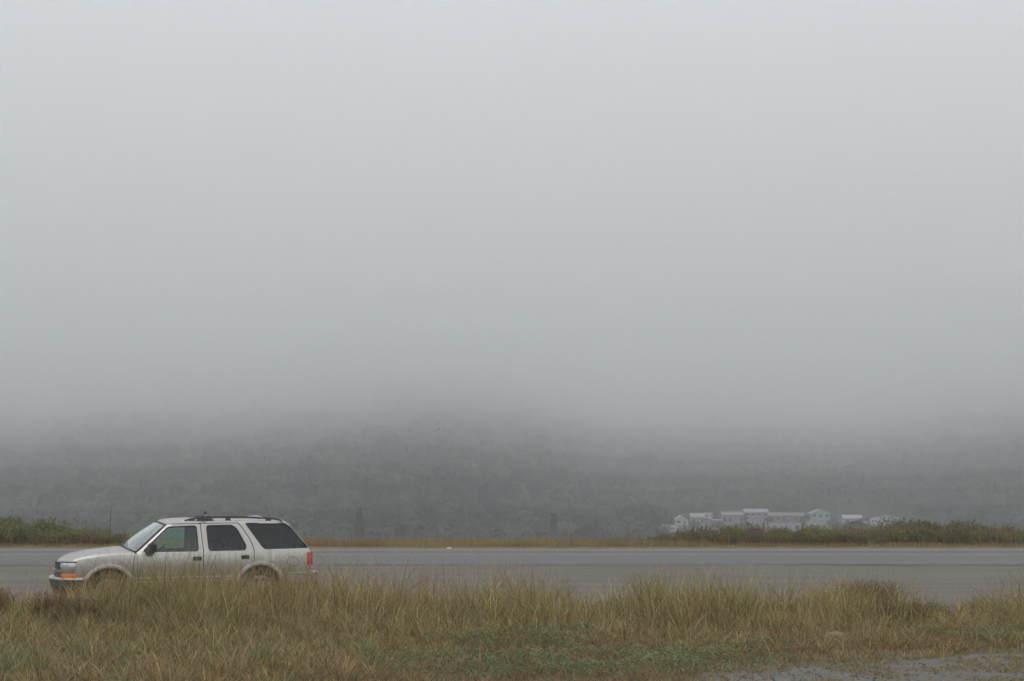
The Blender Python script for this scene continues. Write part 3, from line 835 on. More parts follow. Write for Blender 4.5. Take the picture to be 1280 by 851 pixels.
shrub('roadside_shrub', BANK[2], (bb_.x, Y_BANK - 0.3, 0.0), 0.85, bb_.z * 1.02, 'single bright green bush standing out of the brush bank below the white trailers')

# verge of dry grass at the foot of the bank
def verge_h(x, y): return (0.14 + 0.30 * fbm(x * 0.7, y * 0.7, 111)) * (1 - 0.45 * smooth(6, 9, x) * smooth(Y_FAR + 1.6, Y_FAR + 0.6, y)) * (1 - 0.5 * smooth(-14, -16, x))
vz = []
x, y = scatter(-24, 24, Y_FAR + 0.25, Y_FAR + 3.2, 230)
n_ = len(x)
tone = np.clip(fbm(x * 0.5, y * 0.8, 112, 3) * 1.6 - 0.3 + gg.normal(size=n_) * 0.2, 0, 1)
vc = palette(tone, [np.array((0.20, 0.125, 0.05)), TAN, np.array((0.30, 0.20, 0.085)), STRAW, OLIVEG])
vb_ = blades(np.stack([x, y, terrain_z(x, y)], 1), verge_h(x, y) * (0.5 + 0.7 * gg.random(n_)), gg.random(n_) * 6.283, 0.1 + 0.5 * gg.random(n_), 0.010 + 0.012 * gg.random(n_), vc, vc * 1.1)
x, y = scatter(-24, 24, Y_FAR + 0.6, Y_FAR + 3.0, 20)
n_ = len(x)
vs_ = blades(np.stack([x, y, terrain_z(x, y)], 1), 0.30 + 0.80 * gg.random(n_) ** 2.0, gg.random(n_) * 6.283, 0.05 + 0.25 * gg.random(n_), np.full(n_, 0.010), palette(gg.random(n_), [BROWN, TAN, OLIVEG]))
x, y = scatter(-24, 24, Y_FAR + 0.7, Y_FAR + 2.6, 55)
k = (x > 5.0 + 1.5 * gg.random(len(x))) | (x < -15.5)
x, y = x[k], y[k]; n_ = len(x)
hb_ = (0.35 + 0.65 * gg.random(n_) ** 1.3) * (0.45 + 0.75 * smooth(5, 11, x) + 0.6 * smooth(-15, -18, x))
vt_ = blades(np.stack([x, y, terrain_z(x, y)], 1), hb_, gg.random(n_) * 6.283, 0.05 + 0.45 * gg.random(n_), 0.010 + 0.012 * gg.random(n_), palette(np.clip(fbm(x * 0.6, y, 115) * 1.5 - 0.25 + gg.normal(size=n_) * .2, 0, 1), [BROWN, OLIVEG * 0.8, RUST, TAN, OLIVEG]))
vj = join([vb_, vs_, vt_])
me = new_mesh('verge_grass', vj[0], vj[1], vj[2], col=vj[3])
o = link('verge_grass', me, GRASS); tag(o, 'strip of orange dry grass along the far edge of the road', 'grass', kind='stuff')

# shrubs in the near grass
def tuft_meshes(seed, cols, n=900):
    """Upright dry stems and narrow leaves, about one metre high and wide."""
    g = np.random.default_rng(seed)
    a = g.random(n) * 6.283; r = 0.30 * np.sqrt(g.random(n))
    tn = np.clip(g.random(n) * 0.8 + 0.25 * g.random(n), 0, 1)
    b_ = blades(np.stack([np.cos(a) * r, np.sin(a) * r, np.zeros(n)], 1), 0.35 + 0.75 * g.random(n) ** 0.8, a + g.normal(size=n) * 0.6, 0.10 + 0.6 * r / 0.3 * g.random(n), 0.010 + 0.014 * g.random(n), palette(tn, cols))
    P = np.stack([np.cos(a) * r * 1.3, np.sin(a) * r * 1.3, 0.3 + 0.65 * g.random(n)], 1)
    v, q = leaf_cards(P, rand_unit(n, g), 0.022 * (0.6 + 0.8 * g.random(n)), 0.3, g)
    j = join([b_, (v, q, None, np.repeat(palette(np.clip(tn + 0.1, 0, 1), cols), 4, 0))])
    st = MB()
    for k in range(9):
        an = g.random() * 6.28; rr = 0.3 * g.random()
        st.tube([(rr * .5 * math.cos(an), rr * .5 * math.sin(an), 0), (rr * math.cos(an), rr * math.sin(an), 0.5), (rr * 1.3 * math.cos(an), rr * 1.3 * math.sin(an), 0.95)], [0.008, 0.006, 0.002], 4)
    return new_mesh('foliage', j[0], j[1], j[2], col=j[3]), st.mesh('stems')
def near_shrub(px, base, top, wpx, cols, label, seed, leaf=0.024, n=7000, up=0.25):
    P = ground_point(px, base); m_per = P.y / FPX
    b_ = tuft_meshes(seed, cols) if cols is not C_MOSS else bush_meshes(seed, n, leaf, cols, 11, up, twigs=20, narrow=0.25)
    shrub('low_shrub', b_, (P.x, P.y, float(terrain_z(P.x, P.y)) - 0.02), wpx * m_per, (base - top) * m_per, label)
near_shrub(-8, 792, 733, 46, C_RUST, 'rust brown shrub cut by the edge of the view in front of the lay by', 301)
near_shrub(66, 790, 738, 62, C_RUST, 'reddish brown upright shrub in the grass below the car bumper', 302)
near_shrub(100, 795, 748, 60, C_BROWN, 'dull brown shrub in the grass below the front wheel', 303)
near_shrub(300, 775, 742, 60, C_RUST, 'reddish tuft of dry dock stems beside the rear door of the car', 305)
near_shrub(1148, 784, 744, 84, C_MOSS, 'dark mossy cushion shrub filling the dip in the grass bank', 306, 0.020, 8000, 0.1)
near_shrub(1088, 774, 722, 80, C_BROWN, 'purplish brown shrub among tall straw grass beside the dip', 307)

# a stone lying at the edge of the gravel
def rock(loc, size, seed, label):
    g = np.random.default_rng(seed)
    bm = bmesh.new(); bmesh.ops.create_icosphere(bm, subdivisions=3, radius=1.0)
    for v in bm.verts:
        d = np.array(v.co)
        f = 1 + 0.16 * math.sin(d[0] * 3 + seed) * math.cos(d[1] * 4) + 0.10 * math.sin(d[2] * 7 + d[0] * 5) + g.normal() * 0.012
        v.co = Vector((d[0] * size[0] * f, d[1] * size[1] * f, max(d[2], -0.4) * size[2] * f))
    m_ = bpy.data.meshes.new('stone'); bm.to_mesh(m_); bm.free()
    m_.polygons.foreach_set('use_smooth', np.ones(len(m_.polygons), bool))
    o = link('stone', m_, simple('tan_stone', (0.23, 0.168, 0.11), 0.9, vary=0.35, scale=14, bump=0.4), None, loc)
    return tag(o, label, 'stone')
P = ground_point(1045, 806)
rock((P.x, P.y, float(terrain_z(P.x, P.y)) + 0.035), (0.125, 0.085, 0.062), 4, 'pale tan stone lying at the edge of the gravel')

# a scrap of litter at the far edge of the road
P = ground_point(561, 686)
lt = MB(); lt.add([(-.16, -.05, 0), (.14, -.07, .01), (.17, .06, 0), (-.12, .07, .02), (-.13, -.03, .07), (.08, -.05, .10), (.12, .05, .06), (-.10, .05, .09)],
                  [(3, 2, 1, 0), (4, 5, 6, 7), (0, 1, 5, 4), (1, 2, 6, 5), (2, 3, 7, 6), (3, 0, 4, 7)])
o = lt.build('litter', simple('pale_litter', (0.62, 0.47, 0.36), 0.7, vary=0.3, scale=9), bevel=0.01)
o.scale = (0.7, 0.7, 0.6); o.location = (P.x, P.y, 0.022); tag(o, 'small pale scrap of litter by the far edge line of the road', 'litter')
# ================================================================== the parked car
def paint_mat():
    m, n, l, b = mat_new('pewter_paint')
    tc = n.new('ShaderNodeTexCoord'); nz = n.new('ShaderNodeTexNoise')
    nz.inputs['Scale'].default_value = 1.4; nz.inputs['Detail'].default_value = 3; nz.inputs['Roughness'].default_value = 0.7
    l.new(tc.outputs['Object'], nz.inputs['Vector'])
    mr = n.new('ShaderNodeMapRange'); mr.inputs['From Min'].default_value = 0.35; mr.inputs['From Max'].default_value = 0.7
    mr.inputs['To Min'].default_value = 0.27; mr.inputs['To Max'].default_value = 0.33
    l.new(nz.outputs['Fac'], mr.inputs['Value']); l.new(mr.outputs[0], b.inputs['Roughness'])
    mx = n.new('ShaderNodeMix'); mx.data_type = 'RGBA'
    mx.inputs['A'].default_value = (0.405, 0.386, 0.358, 1); mx.inputs['B'].default_value = (0.385, 0.366, 0.338, 1)
    l.new(nz.outputs['Fac'], mx.inputs['Factor'])
    l.new(mx.outputs['Result'], b.inputs['Base Color'])
    b.inputs['Metallic'].default_value = 0.82
    b.inputs['Coat Weight'].default_value = 0.6; b.inputs['Coat Roughness'].default_value = 0.12
    return m
PAINT_CAR = paint_mat()
FLARE = simple('flare_plastic', (0.36, 0.335, 0.295), 0.5, vary=0.08)
CHROME = simple('chrome_strip', (0.72, 0.73, 0.74), 0.18, metal=0.9)
BRIGHT = simple('bright_trim', (0.66, 0.66, 0.65), 0.35, metal=0.3)
BUMPER_TOP = simple('bumper_top', (0.38, 0.38, 0.37), 0.35, metal=0.4)
BLACKP = simple('black_plastic', (0.022, 0.023, 0.025), 0.45, vary=0.2)
BUMPER_DK = simple('dark_bumper_plastic', (0.045, 0.043, 0.041), 0.65, vary=0.15)
RUBBER = simple('tyre_rubber', (0.020, 0.020, 0.020), 0.85, vary=0.3, scale=20)
ALLOY = simple('alloy_wheel', (0.42, 0.42, 0.42), 0.35, metal=0.7, vary=0.1)
SEAT = simple('grey_seat_cloth', (0.085, 0.085, 0.088), 0.9, vary=0.15)
WELL = simple('wheel_well_liner', (0.018, 0.018, 0.018), 0.95)
AMBER = simple('amber_lens', (0.62, 0.16, 0.012), 0.2, coat=0.6, vary=0.15, scale=30)
RED = simple('red_lens', (0.42, 0.012, 0.014), 0.2, coat=0.6, vary=0.12, scale=30)
LENS = simple('headlamp_lens', (0.50, 0.52, 0.54), 0.16, metal=0.55, coat=0.8)

def glass_mat(name, tint, refl, rough=0.02):
    m = bpy.data.materials.new(name); m.use_nodes = True
    n, l = m.node_tree.nodes, m.node_tree.links; n.clear()
    out = n.new('ShaderNodeOutputMaterial')
    t = n.new('ShaderNodeBsdfTransparent'); t.inputs['Color'].default_value = (*tint, 1)
    g = n.new('ShaderNodeBsdfGlossy'); g.inputs['Roughness'].default_value = rough
    g.inputs['Color'].default_value = (0.9, 0.95, 0.95, 1)
    fr = n.new('ShaderNodeFresnel'); fr.inputs['IOR'].default_value = 1.52
    ma = n.new('ShaderNodeMath'); ma.operation = 'MULTIPLY_ADD'; ma.inputs[1].default_value = refl; ma.inputs[2].default_value = 0.02
    l.new(fr.outputs[0], ma.inputs[0])
    mx = n.new('ShaderNodeMixShader')
    l.new(ma.outputs[0], mx.inputs[0]); l.new(t.outputs[0], mx.inputs[1]); l.new(g.outputs[0], mx.inputs[2])
    l.new(mx.outputs[0], out.inputs['Surface'])
    return m
GLASS_GREEN = glass_mat('green_tinted_glass', (0.62, 0.84, 0.74), 1.0)
GLASS_SCREEN = glass_mat('windscreen_glass', (0.62, 0.80, 0.75), 3.0)
GLASS_DARK = glass_mat('dark_privacy_glass', (0.035, 0.035, 0.040), 0.55)

# side view outline, metres: u runs from the nose to the tail, z up
WF, WR, WZ = 0.895, 3.520, 0.345
SEG = [   # (list of (u, z), list of bulge (du, dz) at the centre line)
    ('front_fascia', [(0.20, 0.50), (0.175, 0.62), (0.165, 0.74), (0.185, 0.835)],
                     [(-.13, 0), (-.14, 0), (-.145, 0), (-.145, .01)]),
    ('hood',         [(0.185, 0.835), (0.24, 0.875), (0.36, 0.925), (0.60, 0.972), (0.95, 1.005), (1.22, 1.018), (1.43, 1.005)],
                     [(-.145, .01), (-.13, .03), (-.09, .05), (-.04, .062), (-.02, .070), (-.08, .075), (-.20, .075)]),
    ('windscreen',   [(1.43, 1.005), (1.60, 1.165), (1.77, 1.325), (1.935, 1.470)],
                     [(-.20, .075), (-.19, .07), (-.15, .065), (-.10, .055)]),
    ('roof',         [(1.935, 1.470), (2.03, 1.515), (2.20, 1.538), (2.60, 1.550), (3.10, 1.552), (3.60, 1.545), (3.95, 1.530), (4.07, 1.505), (4.15, 1.450)],
                     [(-.10, .055), (-.09, .055), (-.05, .055), (0, .055), (0, .055), (0, .055), (.02, .052), (.04, .045), (.06, .02)]),
    ('rear_glass',   [(4.15, 1.450), (4.25, 1.315), (4.35, 1.180), (4.435, 1.050)],
                     [(.06, .02), (.06, .015), (.06, .005), (.06, 0)]),
    ('tailgate',     [(4.435, 1.050), (4.468, 0.960), (4.475, 0.80), (4.465, 0.62), (4.45, 0.46)],
                     [(.06, 0), (.06, 0), (.06, 0), (.06, 0), (.05, 0)]),
]
def catmull(pts, vals, step=0.045):
    P = [Vector(p) for p in pts]; V = [Vector(v) for v in vals]
    out, ov = [], []
    for i in range(len(P) - 1):
        p0 = P[i - 1] if i > 0 else P[i] * 2 - P[i + 1]
        p3 = P[i + 2] if i + 2 < len(P) else P[i + 1] * 2 - P[i]
        p1, p2 = P[i], P[i + 1]
        k = max(2, int((p2 - p1).length / step))
        for j in range(k):
            t = j / k
            q = 0.5 * ((2 * p1) + (p2 - p0) * t + (2 * p0 - 5 * p1 + 4 * p2 - p3) * t * t + (3 * p1 - p0 - 3 * p2 + p3) * t ** 3)
            out.append((q.x, q.y)); s = V[i].lerp(V[i + 1], t); ov.append((s.x, s.y))
    out.append(tuple(P[-1])); ov.append(tuple(V[-1]))
    return out, ov
DENSE = {nm: catmull(p, v) for nm, p, v in SEG}
TOP = []
for nm, _, _ in SEG:
    d = DENSE[nm][0]; TOP += d if not TOP else d[1:]
TOPA = np.array(TOP)

def seg_dist(p, A):
    a, b = A[:-1], A[1:]
    ab = b - a; t = np.clip(((p - a) * ab).sum(1) / (ab * ab).sum(1), 0, 1)
    q = a + ab * t[:, None]
    return np.sqrt(((p - q) ** 2).sum(1)).min()

def half_width(u, z):
    w = 0.845
    if u < 0.95: w -= 0.125 * ((0.95 - u) / 0.78) ** 2.2
    if u > 3.9: w -= 0.055 * ((u - 3.9) / 0.58) ** 2
    if z < 0.60: w -= 0.030 * ((0.60 - z) / 0.2) ** 2
    if z > 0.74: w -= 0.022 * ((z - 0.74) / 0.26) ** 2 if z < 1.0 else 0.022
    if z > 0.98: w -= 0.010 * min((z - 0.98) / 0.03, 1) + (z - 0.98) * 0.30
    return w
def side_v(u, z, rounding=True):
    w = half_width(u, z)
    if rounding:
        rr = 0.055
        d = seg_dist(np.array([u, z]), TOPA)
        if d < rr: w -= rr - math.sqrt(max(rr * rr - (rr - d) ** 2, 0))
    return w

# lengthwise adjustment of the drawn outline to the car's real proportions
G_FROM = [-1.0, 0.0, 0.15, 0.35, 0.90, 1.40, 3.60, 4.10, 4.40, 6.0]
G_TO = [-0.96, 0.04, 0.18, 0.355, 0.895, 1.315, 3.500, 4.03, 4.40, 6.0]
def g_map(u): return float(np.interp(u, G_FROM, G_TO))
def g_inv(u): return float(np.interp(u, G_TO, G_FROM))
def arc_at(cu, cz, r, a0, a1, n=22):
    return [(g_inv(u), z) for u, z in arc(cu, cz, r, a0, a1, n)]
def arc(cu, cz, r, a0, a1, n=22):
    return [(cu + r * math.cos(R(a0 + (a1 - a0) * k / n)), cz + r * math.sin(R(a0 + (a1 - a0) * k / n))) for k in range(n + 1)]
def dens(poly, step=0.06, closed=True):
    out = []
    m = len(poly)
    for i in range(m if closed else m - 1):
        a, b = Vector(poly[i]), Vector(poly[(i + 1) % m])
        k = max(1, int((b - a).length / step))
        for j in range(k): out.append(tuple(a.lerp(b, j / k)))
    if not closed: out.append(tuple(poly[-1]))
    return out
def inside(poly, x, y):
    c = False; j = len(poly) - 1
    for i in range(len(poly)):
        xi, yi = poly[i]; xj, yj = poly[j]
        if (yi > y) != (yj > y) and x < (xj - xi) * (y - yi) / (yj - yi) + xi: c = not c
        j = i
    return c
def round_poly(poly, r, n=4):
    out = []; m = len(poly)
    for i in range(m):
        p, a, b = Vector(poly[i]), Vector(poly[i - 1]), Vector(poly[(i + 1) % m])
        da, db = (a - p), (b - p)
        ra = min(r, da.length * 0.45, db.length * 0.45)
        s, e = p + da.normalized() * ra, p + db.normalized() * ra
        for k in range(n + 1):
            t = k / n
            q = s * (1 - t) ** 2 + p * 2 * t * (1 - t) + e * t * t
            out.append((q.x, q.y))
    return out
def fill2d(outer, holes=(), grid=0.075, edge_rows=()):
    """Triangles of a flat outline with openings, with points inside so that it can be curved."""
    loops = [outer] + list(holes)
    vs, es = [], []
    for lp in loops:
        b = len(vs); vs += [Vector(p) for p in lp]; es += [(b + i, b + (i + 1) % len(lp)) for i in range(len(lp))]
    arrs = [np.array(lp + [lp[0]]) for lp in loops]
    xs_ = [p[0] for p in outer]; zs_ = [p[1] for p in outer]
    u = min(xs_) + grid / 2
    while u < max(xs_):
        z = min(zs_) + grid / 2
        while z < max(zs_):
            if inside(outer, u, z) and not any(inside(h, u, z) for h in holes):
                if min(seg_dist(np.array([u, z]), A) for A in arrs) > (0.066 if edge_rows else grid * 0.35):
                    vs.append(Vector((u, z)))
            z += grid
        u += grid
    for dd in edge_rows:
        for k in range(1, len(TOP) - 1):
            t = Vector(TOP[k + 1]) - Vector(TOP[k - 1]); t.normalize()
            p = Vector(TOP[k]) + Vector((t.y, -t.x)) * dd
            if inside(outer, p.x, p.y) and not any(inside(h, p.x, p.y) for h in holes):
                if min(seg_dist(np.array([p.x, p.y]), A) for A in arrs) > dd * 0.7:
                    vs.append(p)
    ov, oe, of, *_ = mgeo.delaunay_2d_cdt(vs, es, [], 0, 1e-5)
    faces = []
    for f in of:
        cx = sum(ov[i].x for i in f) / 3; cz = sum(ov[i].y for i in f) / 3
        if inside(outer, cx, cz) and not any(inside(h, cx, cz) for h in holes): faces.append(tuple(f))
    return [(p.x, p.y) for p in ov], faces
def side_panel(outer, holes=(), off=0.0, grid=0.075, sgn=-1, edge_rows=()):
    v2, f = fill2d(outer, holes, grid, edge_rows)
    v3 = [(u, sgn * (side_v(u, z) + off), z) for u, z in v2]
    return v3, f
def thick(mb_v, mb_f, th, sgn):
    """Adds a returned edge of depth th toward the inside of the car."""
    n = len(mb_v)
    ec = {}
    for f in mb_f:
        for i in range(len(f)):
            e_ = (f[i], f[(i + 1) % len(f)])
            ec[tuple(sorted(e_))] = ec.get(tuple(sorted(e_)), 0) + 1
    ring = [e_ for e_, c in ec.items() if c == 1]
    vs = list(mb_v) + [(x, y - sgn * th, z) for x, y, z in mb_v]
    fs = list(mb_f) + [(a, b, b + n, a + n) for a, b in ring]
    return vs, fs
def body_mesh(name, pieces, weld=0.0006):
    m = MB()
    for v, f in pieces: m.add(v, f)
    me_ = bpy.data.meshes.new(name); me_.from_pydata(m.v, [], m.f)
    bm = bmesh.new(); bm.from_mesh(me_)
    bmesh.ops.remove_doubles(bm, verts=bm.verts, dist=weld)
    bmesh.ops.recalc_face_normals(bm, faces=bm.faces)
    loose = [v for v in bm.verts if not v.link_faces]
    bmesh.ops.delete(bm, geom=loose, context='VERTS')
    bm.to_mesh(me_); bm.free()
    me_.polygons.foreach_set('use_smooth', np.ones(len(me_.polygons), bool))
    me_.set_sharp_from_angle(angle=R(40))
    return me_

# openings
W_FRONT = round_poly([(1.525, 1.012), (1.965, 1.440), (2.466, 1.455), (2.505, 1.012)], 0.05)
W_REAR = round_poly([(2.640, 1.459), (3.110, 1.463), (3.200, 1.395), (3.362, 1.090), (3.345, 1.016), (2.684, 1.012)], 0.05)
W_QTR = round_poly([(3.345, 1.497), (4.050, 1.493), (4.135, 1.435), (4.420, 1.035), (3.700, 1.025), (3.655, 1.060)], 0.04)
ARC_O = 0.470
ga = 0.012
aF0, aF1 = 180 - 13, 13
D_FRONT = round_poly([(1.375, 0.440), (1.375, 0.72), (1.405, 0.985), (1.475, 1.030), (1.960, 1.485), (2.530, 1.497), (2.580, 1.03), (2.588, 0.440)], 0.03)
zz = ARC_O + 0.010
a_top = 105.0
rear_arc = arc_at(WR, WZ, zz, 168, a_top, 14)
D_REAR = [(2.600, 0.440), (2.592, 1.03), (2.542, 1.497), (3.215, 1.500), (3.30, 1.395), (3.40, 1.245), (3.47, 1.10), (3.498, 1.0)] + rear_arc[::-1]
def grow(poly, d):
    """The outline pushed outwards by d."""
    m = len(poly)
    area = sum(poly[i][0] * poly[(i + 1) % m][1] - poly[(i + 1) % m][0] * poly[i][1] for i in range(m))
    s = 1 if area > 0 else -1
    out = []
    for i in range(m):
        a, b, c = Vector(poly[i - 1]), Vector(poly[i]), Vector(poly[(i + 1) % m])
        n1 = (b - a); n2 = (c - b)
        if n1.length < 1e-7: n1 = n2
        if n2.length < 1e-7: n2 = n1
        n1 = Vector((n1.y, -n1.x)).normalized() * s; n2 = Vector((n2.y, -n2.x)).normalized() * s
        q = (n1 + n2); q = q.normalized() if q.length > 1e-6 else n1
        p = b + q * d
        out.append((p.x, p.y))
    return out

# body side outline: the top outline, then back along the bottom with the wheel arches cut out
bottom = [(4.44, 0.44), (4.10, 0.43)] + arc_at(WR, WZ, 0.425, aF1, aF0, 26) + [(3.08, 0.40), (1.50, 0.40)] + arc_at(WF, WZ, 0.425, aF1, aF0, 26) + [(0.40, 0.45)]
SIDE = TOP + dens(bottom, 0.08, closed=False)

suv = empty('car', (0, 0, 0))
tag(suv, 'silver beige sport utility vehicle with black roof rack parked on the gravel lay by', 'car')

def loft(nm, lo=-1.0, hi=1.0, m=17, pw=2.4, inset=0.0):
    pts, bl = DENSE[nm]
    V, F = [], []
    for (u, z), (du, dz) in zip(pts, bl):
        vb = side_v(u, z)
        for k in range(m):
            s = lo + (hi - lo) * k / (m - 1)
            if lo == -1.0 and hi == 1.0: s = math.copysign(abs(s) ** 0.85, s)
            q = 1 - abs(s) ** pw
            V.append((u + du * q, s * (vb - inset), z + dz * q))
    for i in range(len(pts) - 1):
        for k in range(m - 1):
            F.append((i * m + k, i * m + k + 1, (i + 1) * m + k + 1, (i + 1) * m + k))
    return V, F

pieces = []
holes = [dens(W_QTR, 0.05), dens(grow(D_FRONT, ga), 0.05), dens(grow(D_REAR, ga), 0.05)]
# the two door openings meet: join them as one hole so that the pillar between is the doors' own edge
D_BOTH = [(1.363, 0.428), (1.363, 0.72), (1.394, 0.990), (1.470, 1.042), (1.955, 1.497), (2.53, 1.510), (3.222, 1.513),
          (3.312, 1.402), (3.412, 1.250), (3.482, 1.105), (3.511, 1.0)] + arc_at(WR, WZ, zz + 0.002, a_top - 1, 168, 14) + [(3.14, 0.428)]
for sg in (-1, 1):
    pieces.append(thick(*side_panel(SIDE, [dens(W_QTR, 0.05), dens(D_BOTH, 0.05)], sgn=sg, edge_rows=(0.012, 0.028, 0.050)), 0.035, sg))
pieces.append(loft('front_fascia'))
pieces.append(loft('roof'))
pieces.append(loft('hood', -1.0, -0.88, 5, 2.6)); pieces.append(loft('hood', 0.88, 1.0, 5, 2.6))
link('body', body_mesh('body', pieces), PAINT_CAR, suv)
link('hood', body_mesh('hood', [loft('hood', -0.872, 0.872, 15, 2.6)]), PAINT_CAR, suv)
tg = link('tailgate', body_mesh('tailgate', [loft('tailgate')]), PAINT_CAR, suv)
link('rear_window', body_mesh('rear_window', [loft('rear_glass')]), GLASS_DARK, suv)
ws = link('windscreen', body_mesh('windscreen', [loft('windscreen', inset=0.004)]), GLASS_SCREEN, suv)

# rubber edge round the windscreen
pts, bl = DENSE['windscreen']
trim = MB()
edge = [Vector((u - 0.004, -(side_v(u, z) - 0.012), z + 0.004)) for u, z in pts]
trim.tube(edge, 0.014, 6); trim.tube([Vector((p.x, -p.y, p.z)) for p in edge], 0.014, 6)
for j in (0, -1):
    (u, z), (du, dz) = pts[j], bl[j]; vb = side_v(u, z)
    trim.tube([(u + du * (1 - abs(s) ** 2.4) - 0.004, s * vb, z + dz * (1 - abs(s) ** 2.4) + 0.004) for s in [-1 + k / 10 for k in range(21)]], 0.014, 6)
trim.build('rubber_seal', BLACKP, ws, True)
for s0 in (-0.48, 0.18):
    wp = MB()
    (u, z), (du, dz) = pts[0], bl[0]
    def onws(s, t):
        i = min(int(t * (len(pts) - 1)), len(pts) - 2)
        (u_, z_), (du_, dz_) = pts[i], bl[i]; q = 1 - abs(s) ** 2.4
        return Vector((u_ + du_ * q - 0.02, s * side_v(u_, z_), z_ + dz_ * q + 0.02))
    wp.tube([onws(s0, 0.0), onws(s0 + 0.25, 0.15), onws(s0 + 0.55, 0.25)], [0.012, 0.009, 0.006], 5)
    wp.tube([onws(s0, 0.05), onws(s0 + 0.62, 0.10)], 0.008, 5)
    wp.build('wiper', BLACKP, suv)
cowl = MB()
cl = [(pts[0][0] + bl[0][0] * (1 - abs(s) ** 2.4) - 0.035, s * 0.76, pts[0][1] + bl[0][1] * (1 - abs(s) ** 2.4) + 0.004) for s in [-1 + k / 10 for k in range(21)]]
cowl.tube(cl, 0.022, 6); cowl.build('cowl', BLACKP, suv, True)

# doors, with their windows, handles and mouldings
def strip(z0, z1, u0, u1, off, sgn, n=24, th=0.02):
    V, F = [], []
    for k in range(n + 1):
        u = u0 + (u1 - u0) * k / n
        w0, w1 = half_width(u, z0), half_width(u, z1)
        V += [(u, sgn * (w0 - 0.01), z0 - 0.006), (u, sgn * (w0 + off), z0), (u, sgn * (w1 + off), z1), (u, sgn * (w1 - 0.01), z1 + 0.006)]
    for k in range(n):
        for j in range(3):
            F.append((k * 4 + j, k * 4 + j + 1, (k + 1) * 4 + j + 1, (k + 1) * 4 + j))
    F += [(0, 1, 2, 3), (n * 4 + 3, n * 4 + 2, n * 4 + 1, n * 4)]
    return V, F
for sg in (-1, 1):
    for outl, win, hnd, mat_g, (m0, m1) in ((D_FRONT, W_FRONT, (2.400, 2.555, 0.838, 0.915), GLASS_GREEN, (1.385, 2.583)),
                                            (D_REAR, W_REAR, (3.262, 3.412, 0.850, 0.928), GLASS_DARK, (2.605, 3.165))):
        v, f = side_panel(dens(outl, 0.05), [dens(win, 0.04)], sgn=sg)
        d = link('door', body_mesh('door', [thick(v, f, 0.03, sg)]), PAINT_CAR, suv)
        v, f = side_panel(dens(grow(win, 0.012), 0.05), [], off=-0.016, sgn=sg, grid=0.12)
        link('window', body_mesh('window', [(v, f)]), mat_g, d)
        fr_ = MB()
        fr_.tube([(u, sg * (side_v(u, z) - 0.006), z) for u, z in win + [win[0]]], 0.010, 5, cap=False)
        fr_.build('window_seal', BLACKP, d, True)
        h0, h1, z0, z1 = hnd
        hb = MB(); w_ = side_v((h0 + h1) / 2, (z0 + z1) / 2)
        hb.box(h0, h1, *sorted((sg * (w_ - 0.015), sg * (w_ + 0.008))), z0, z1)
        hb.box(h0 + 0.015, h1 - 0.01, *sorted((sg * (w_ + 0.006), sg * (w_ + 0.028))), z1 - 0.045, z1 - 0.012)
        hb.build('handle', BLACKP, d, bevel=0.006)
        md_ = link('side_moulding', body_mesh('side_moulding', [strip(0.487, 0.572, m0, m1, 0.016, sg)]), PAINT_CAR, d)
        link('bright_strip', body_mesh('bright_strip', [strip(0.552, 0.570, m0, m1, 0.022, sg), strip(0.490, 0.508, m0, m1, 0.022, sg)]), BRIGHT, md_)
    v, f = side_panel(dens(grow(W_QTR, 0.006), 0.05), [], off=-0.012, sgn=sg, grid=0.12)
    q_ = link('quarter_window', body_mesh('quarter_window', [(v, f)]), GLASS_DARK, suv)
    sl = MB(); sl.tube([(u, sg * (side_v(u, z) - 0.006), z) for u, z in W_QTR + [W_QTR[0]]], 0.009, 5, cap=False)
    sl.build('window_seal', BLACKP, q_, True)
    # wheel arch flares
    for cu in (WF, WR):
        V, F = [], []
        for k in range(33):
            a = R(-14 + 208 * k / 32)
            for r_, o_ in ((0.398, -0.06), (0.398, 0.012), (0.416, 0.026), (0.450, 0.024), (0.470, 0.004), (0.472, -0.02)):
                u, z = cu + r_ * math.cos(a), WZ + r_ * math.sin(a)
                V.append((u, sg * (half_width(g_inv(u), z) + o_), z))
        for k in range(32):
            for j in range(5):
                F.append((k * 6 + j, k * 6 + j + 1, (k + 1) * 6 + j + 1, (k + 1) * 6 + j))
        link('wheel_arch_flare', body_mesh('wheel_arch_flare', [(V, F)]), FLARE, suv)
        well = MB()
        n_ = 24; V, F = [], []
        for k in range(n_ + 1):
            a = R(-20 + 220 * k / n_)
            for y_ in (0.80, 0.42):
                V.append((cu + 0.430 * math.cos(a), sg * y_, WZ + 0.430 * math.sin(a)))
        for k in range(n_): F.append((k * 2, k * 2 + 1, k * 2 + 3, k * 2 + 2))
        F.append(tuple(k * 2 + 1 for k in range(n_ + 1)))
        well.add(V, F); well.build('wheel_well', WELL, suv)
    # tail lamp
    V, F = [], []
    lamp = [(4.385, 0), (4.43, 0), (4.462, 0), (4.492, -0.03), (4.50, -0.10), (4.505, -0.17)]
    for u, dv in lamp:
        for z in (0.735, 0.760, 0.94, 0.965):
            e_ = 0.004 if z in (0.735, 0.965) else 0.012
            V.append((u + (0.012 if dv < 0 else 0), sg * (half_width(min(u, 4.46), z) - 0.030 * (u > 4.45) + dv + e_), z))
    for k in range(len(lamp) - 1):
        for j in range(3): F.append((k * 4 + j, k * 4 + j + 1, (k + 1) * 4 + j + 1, (k + 1) * 4 + j))
    link('tail_lamp', body_mesh('tail_lamp', [thick(V, F, 0.02, sg)]), RED, suv)
    # door mirror
    mm = MB()
    vb_ = half_width(1.62, 1.05)
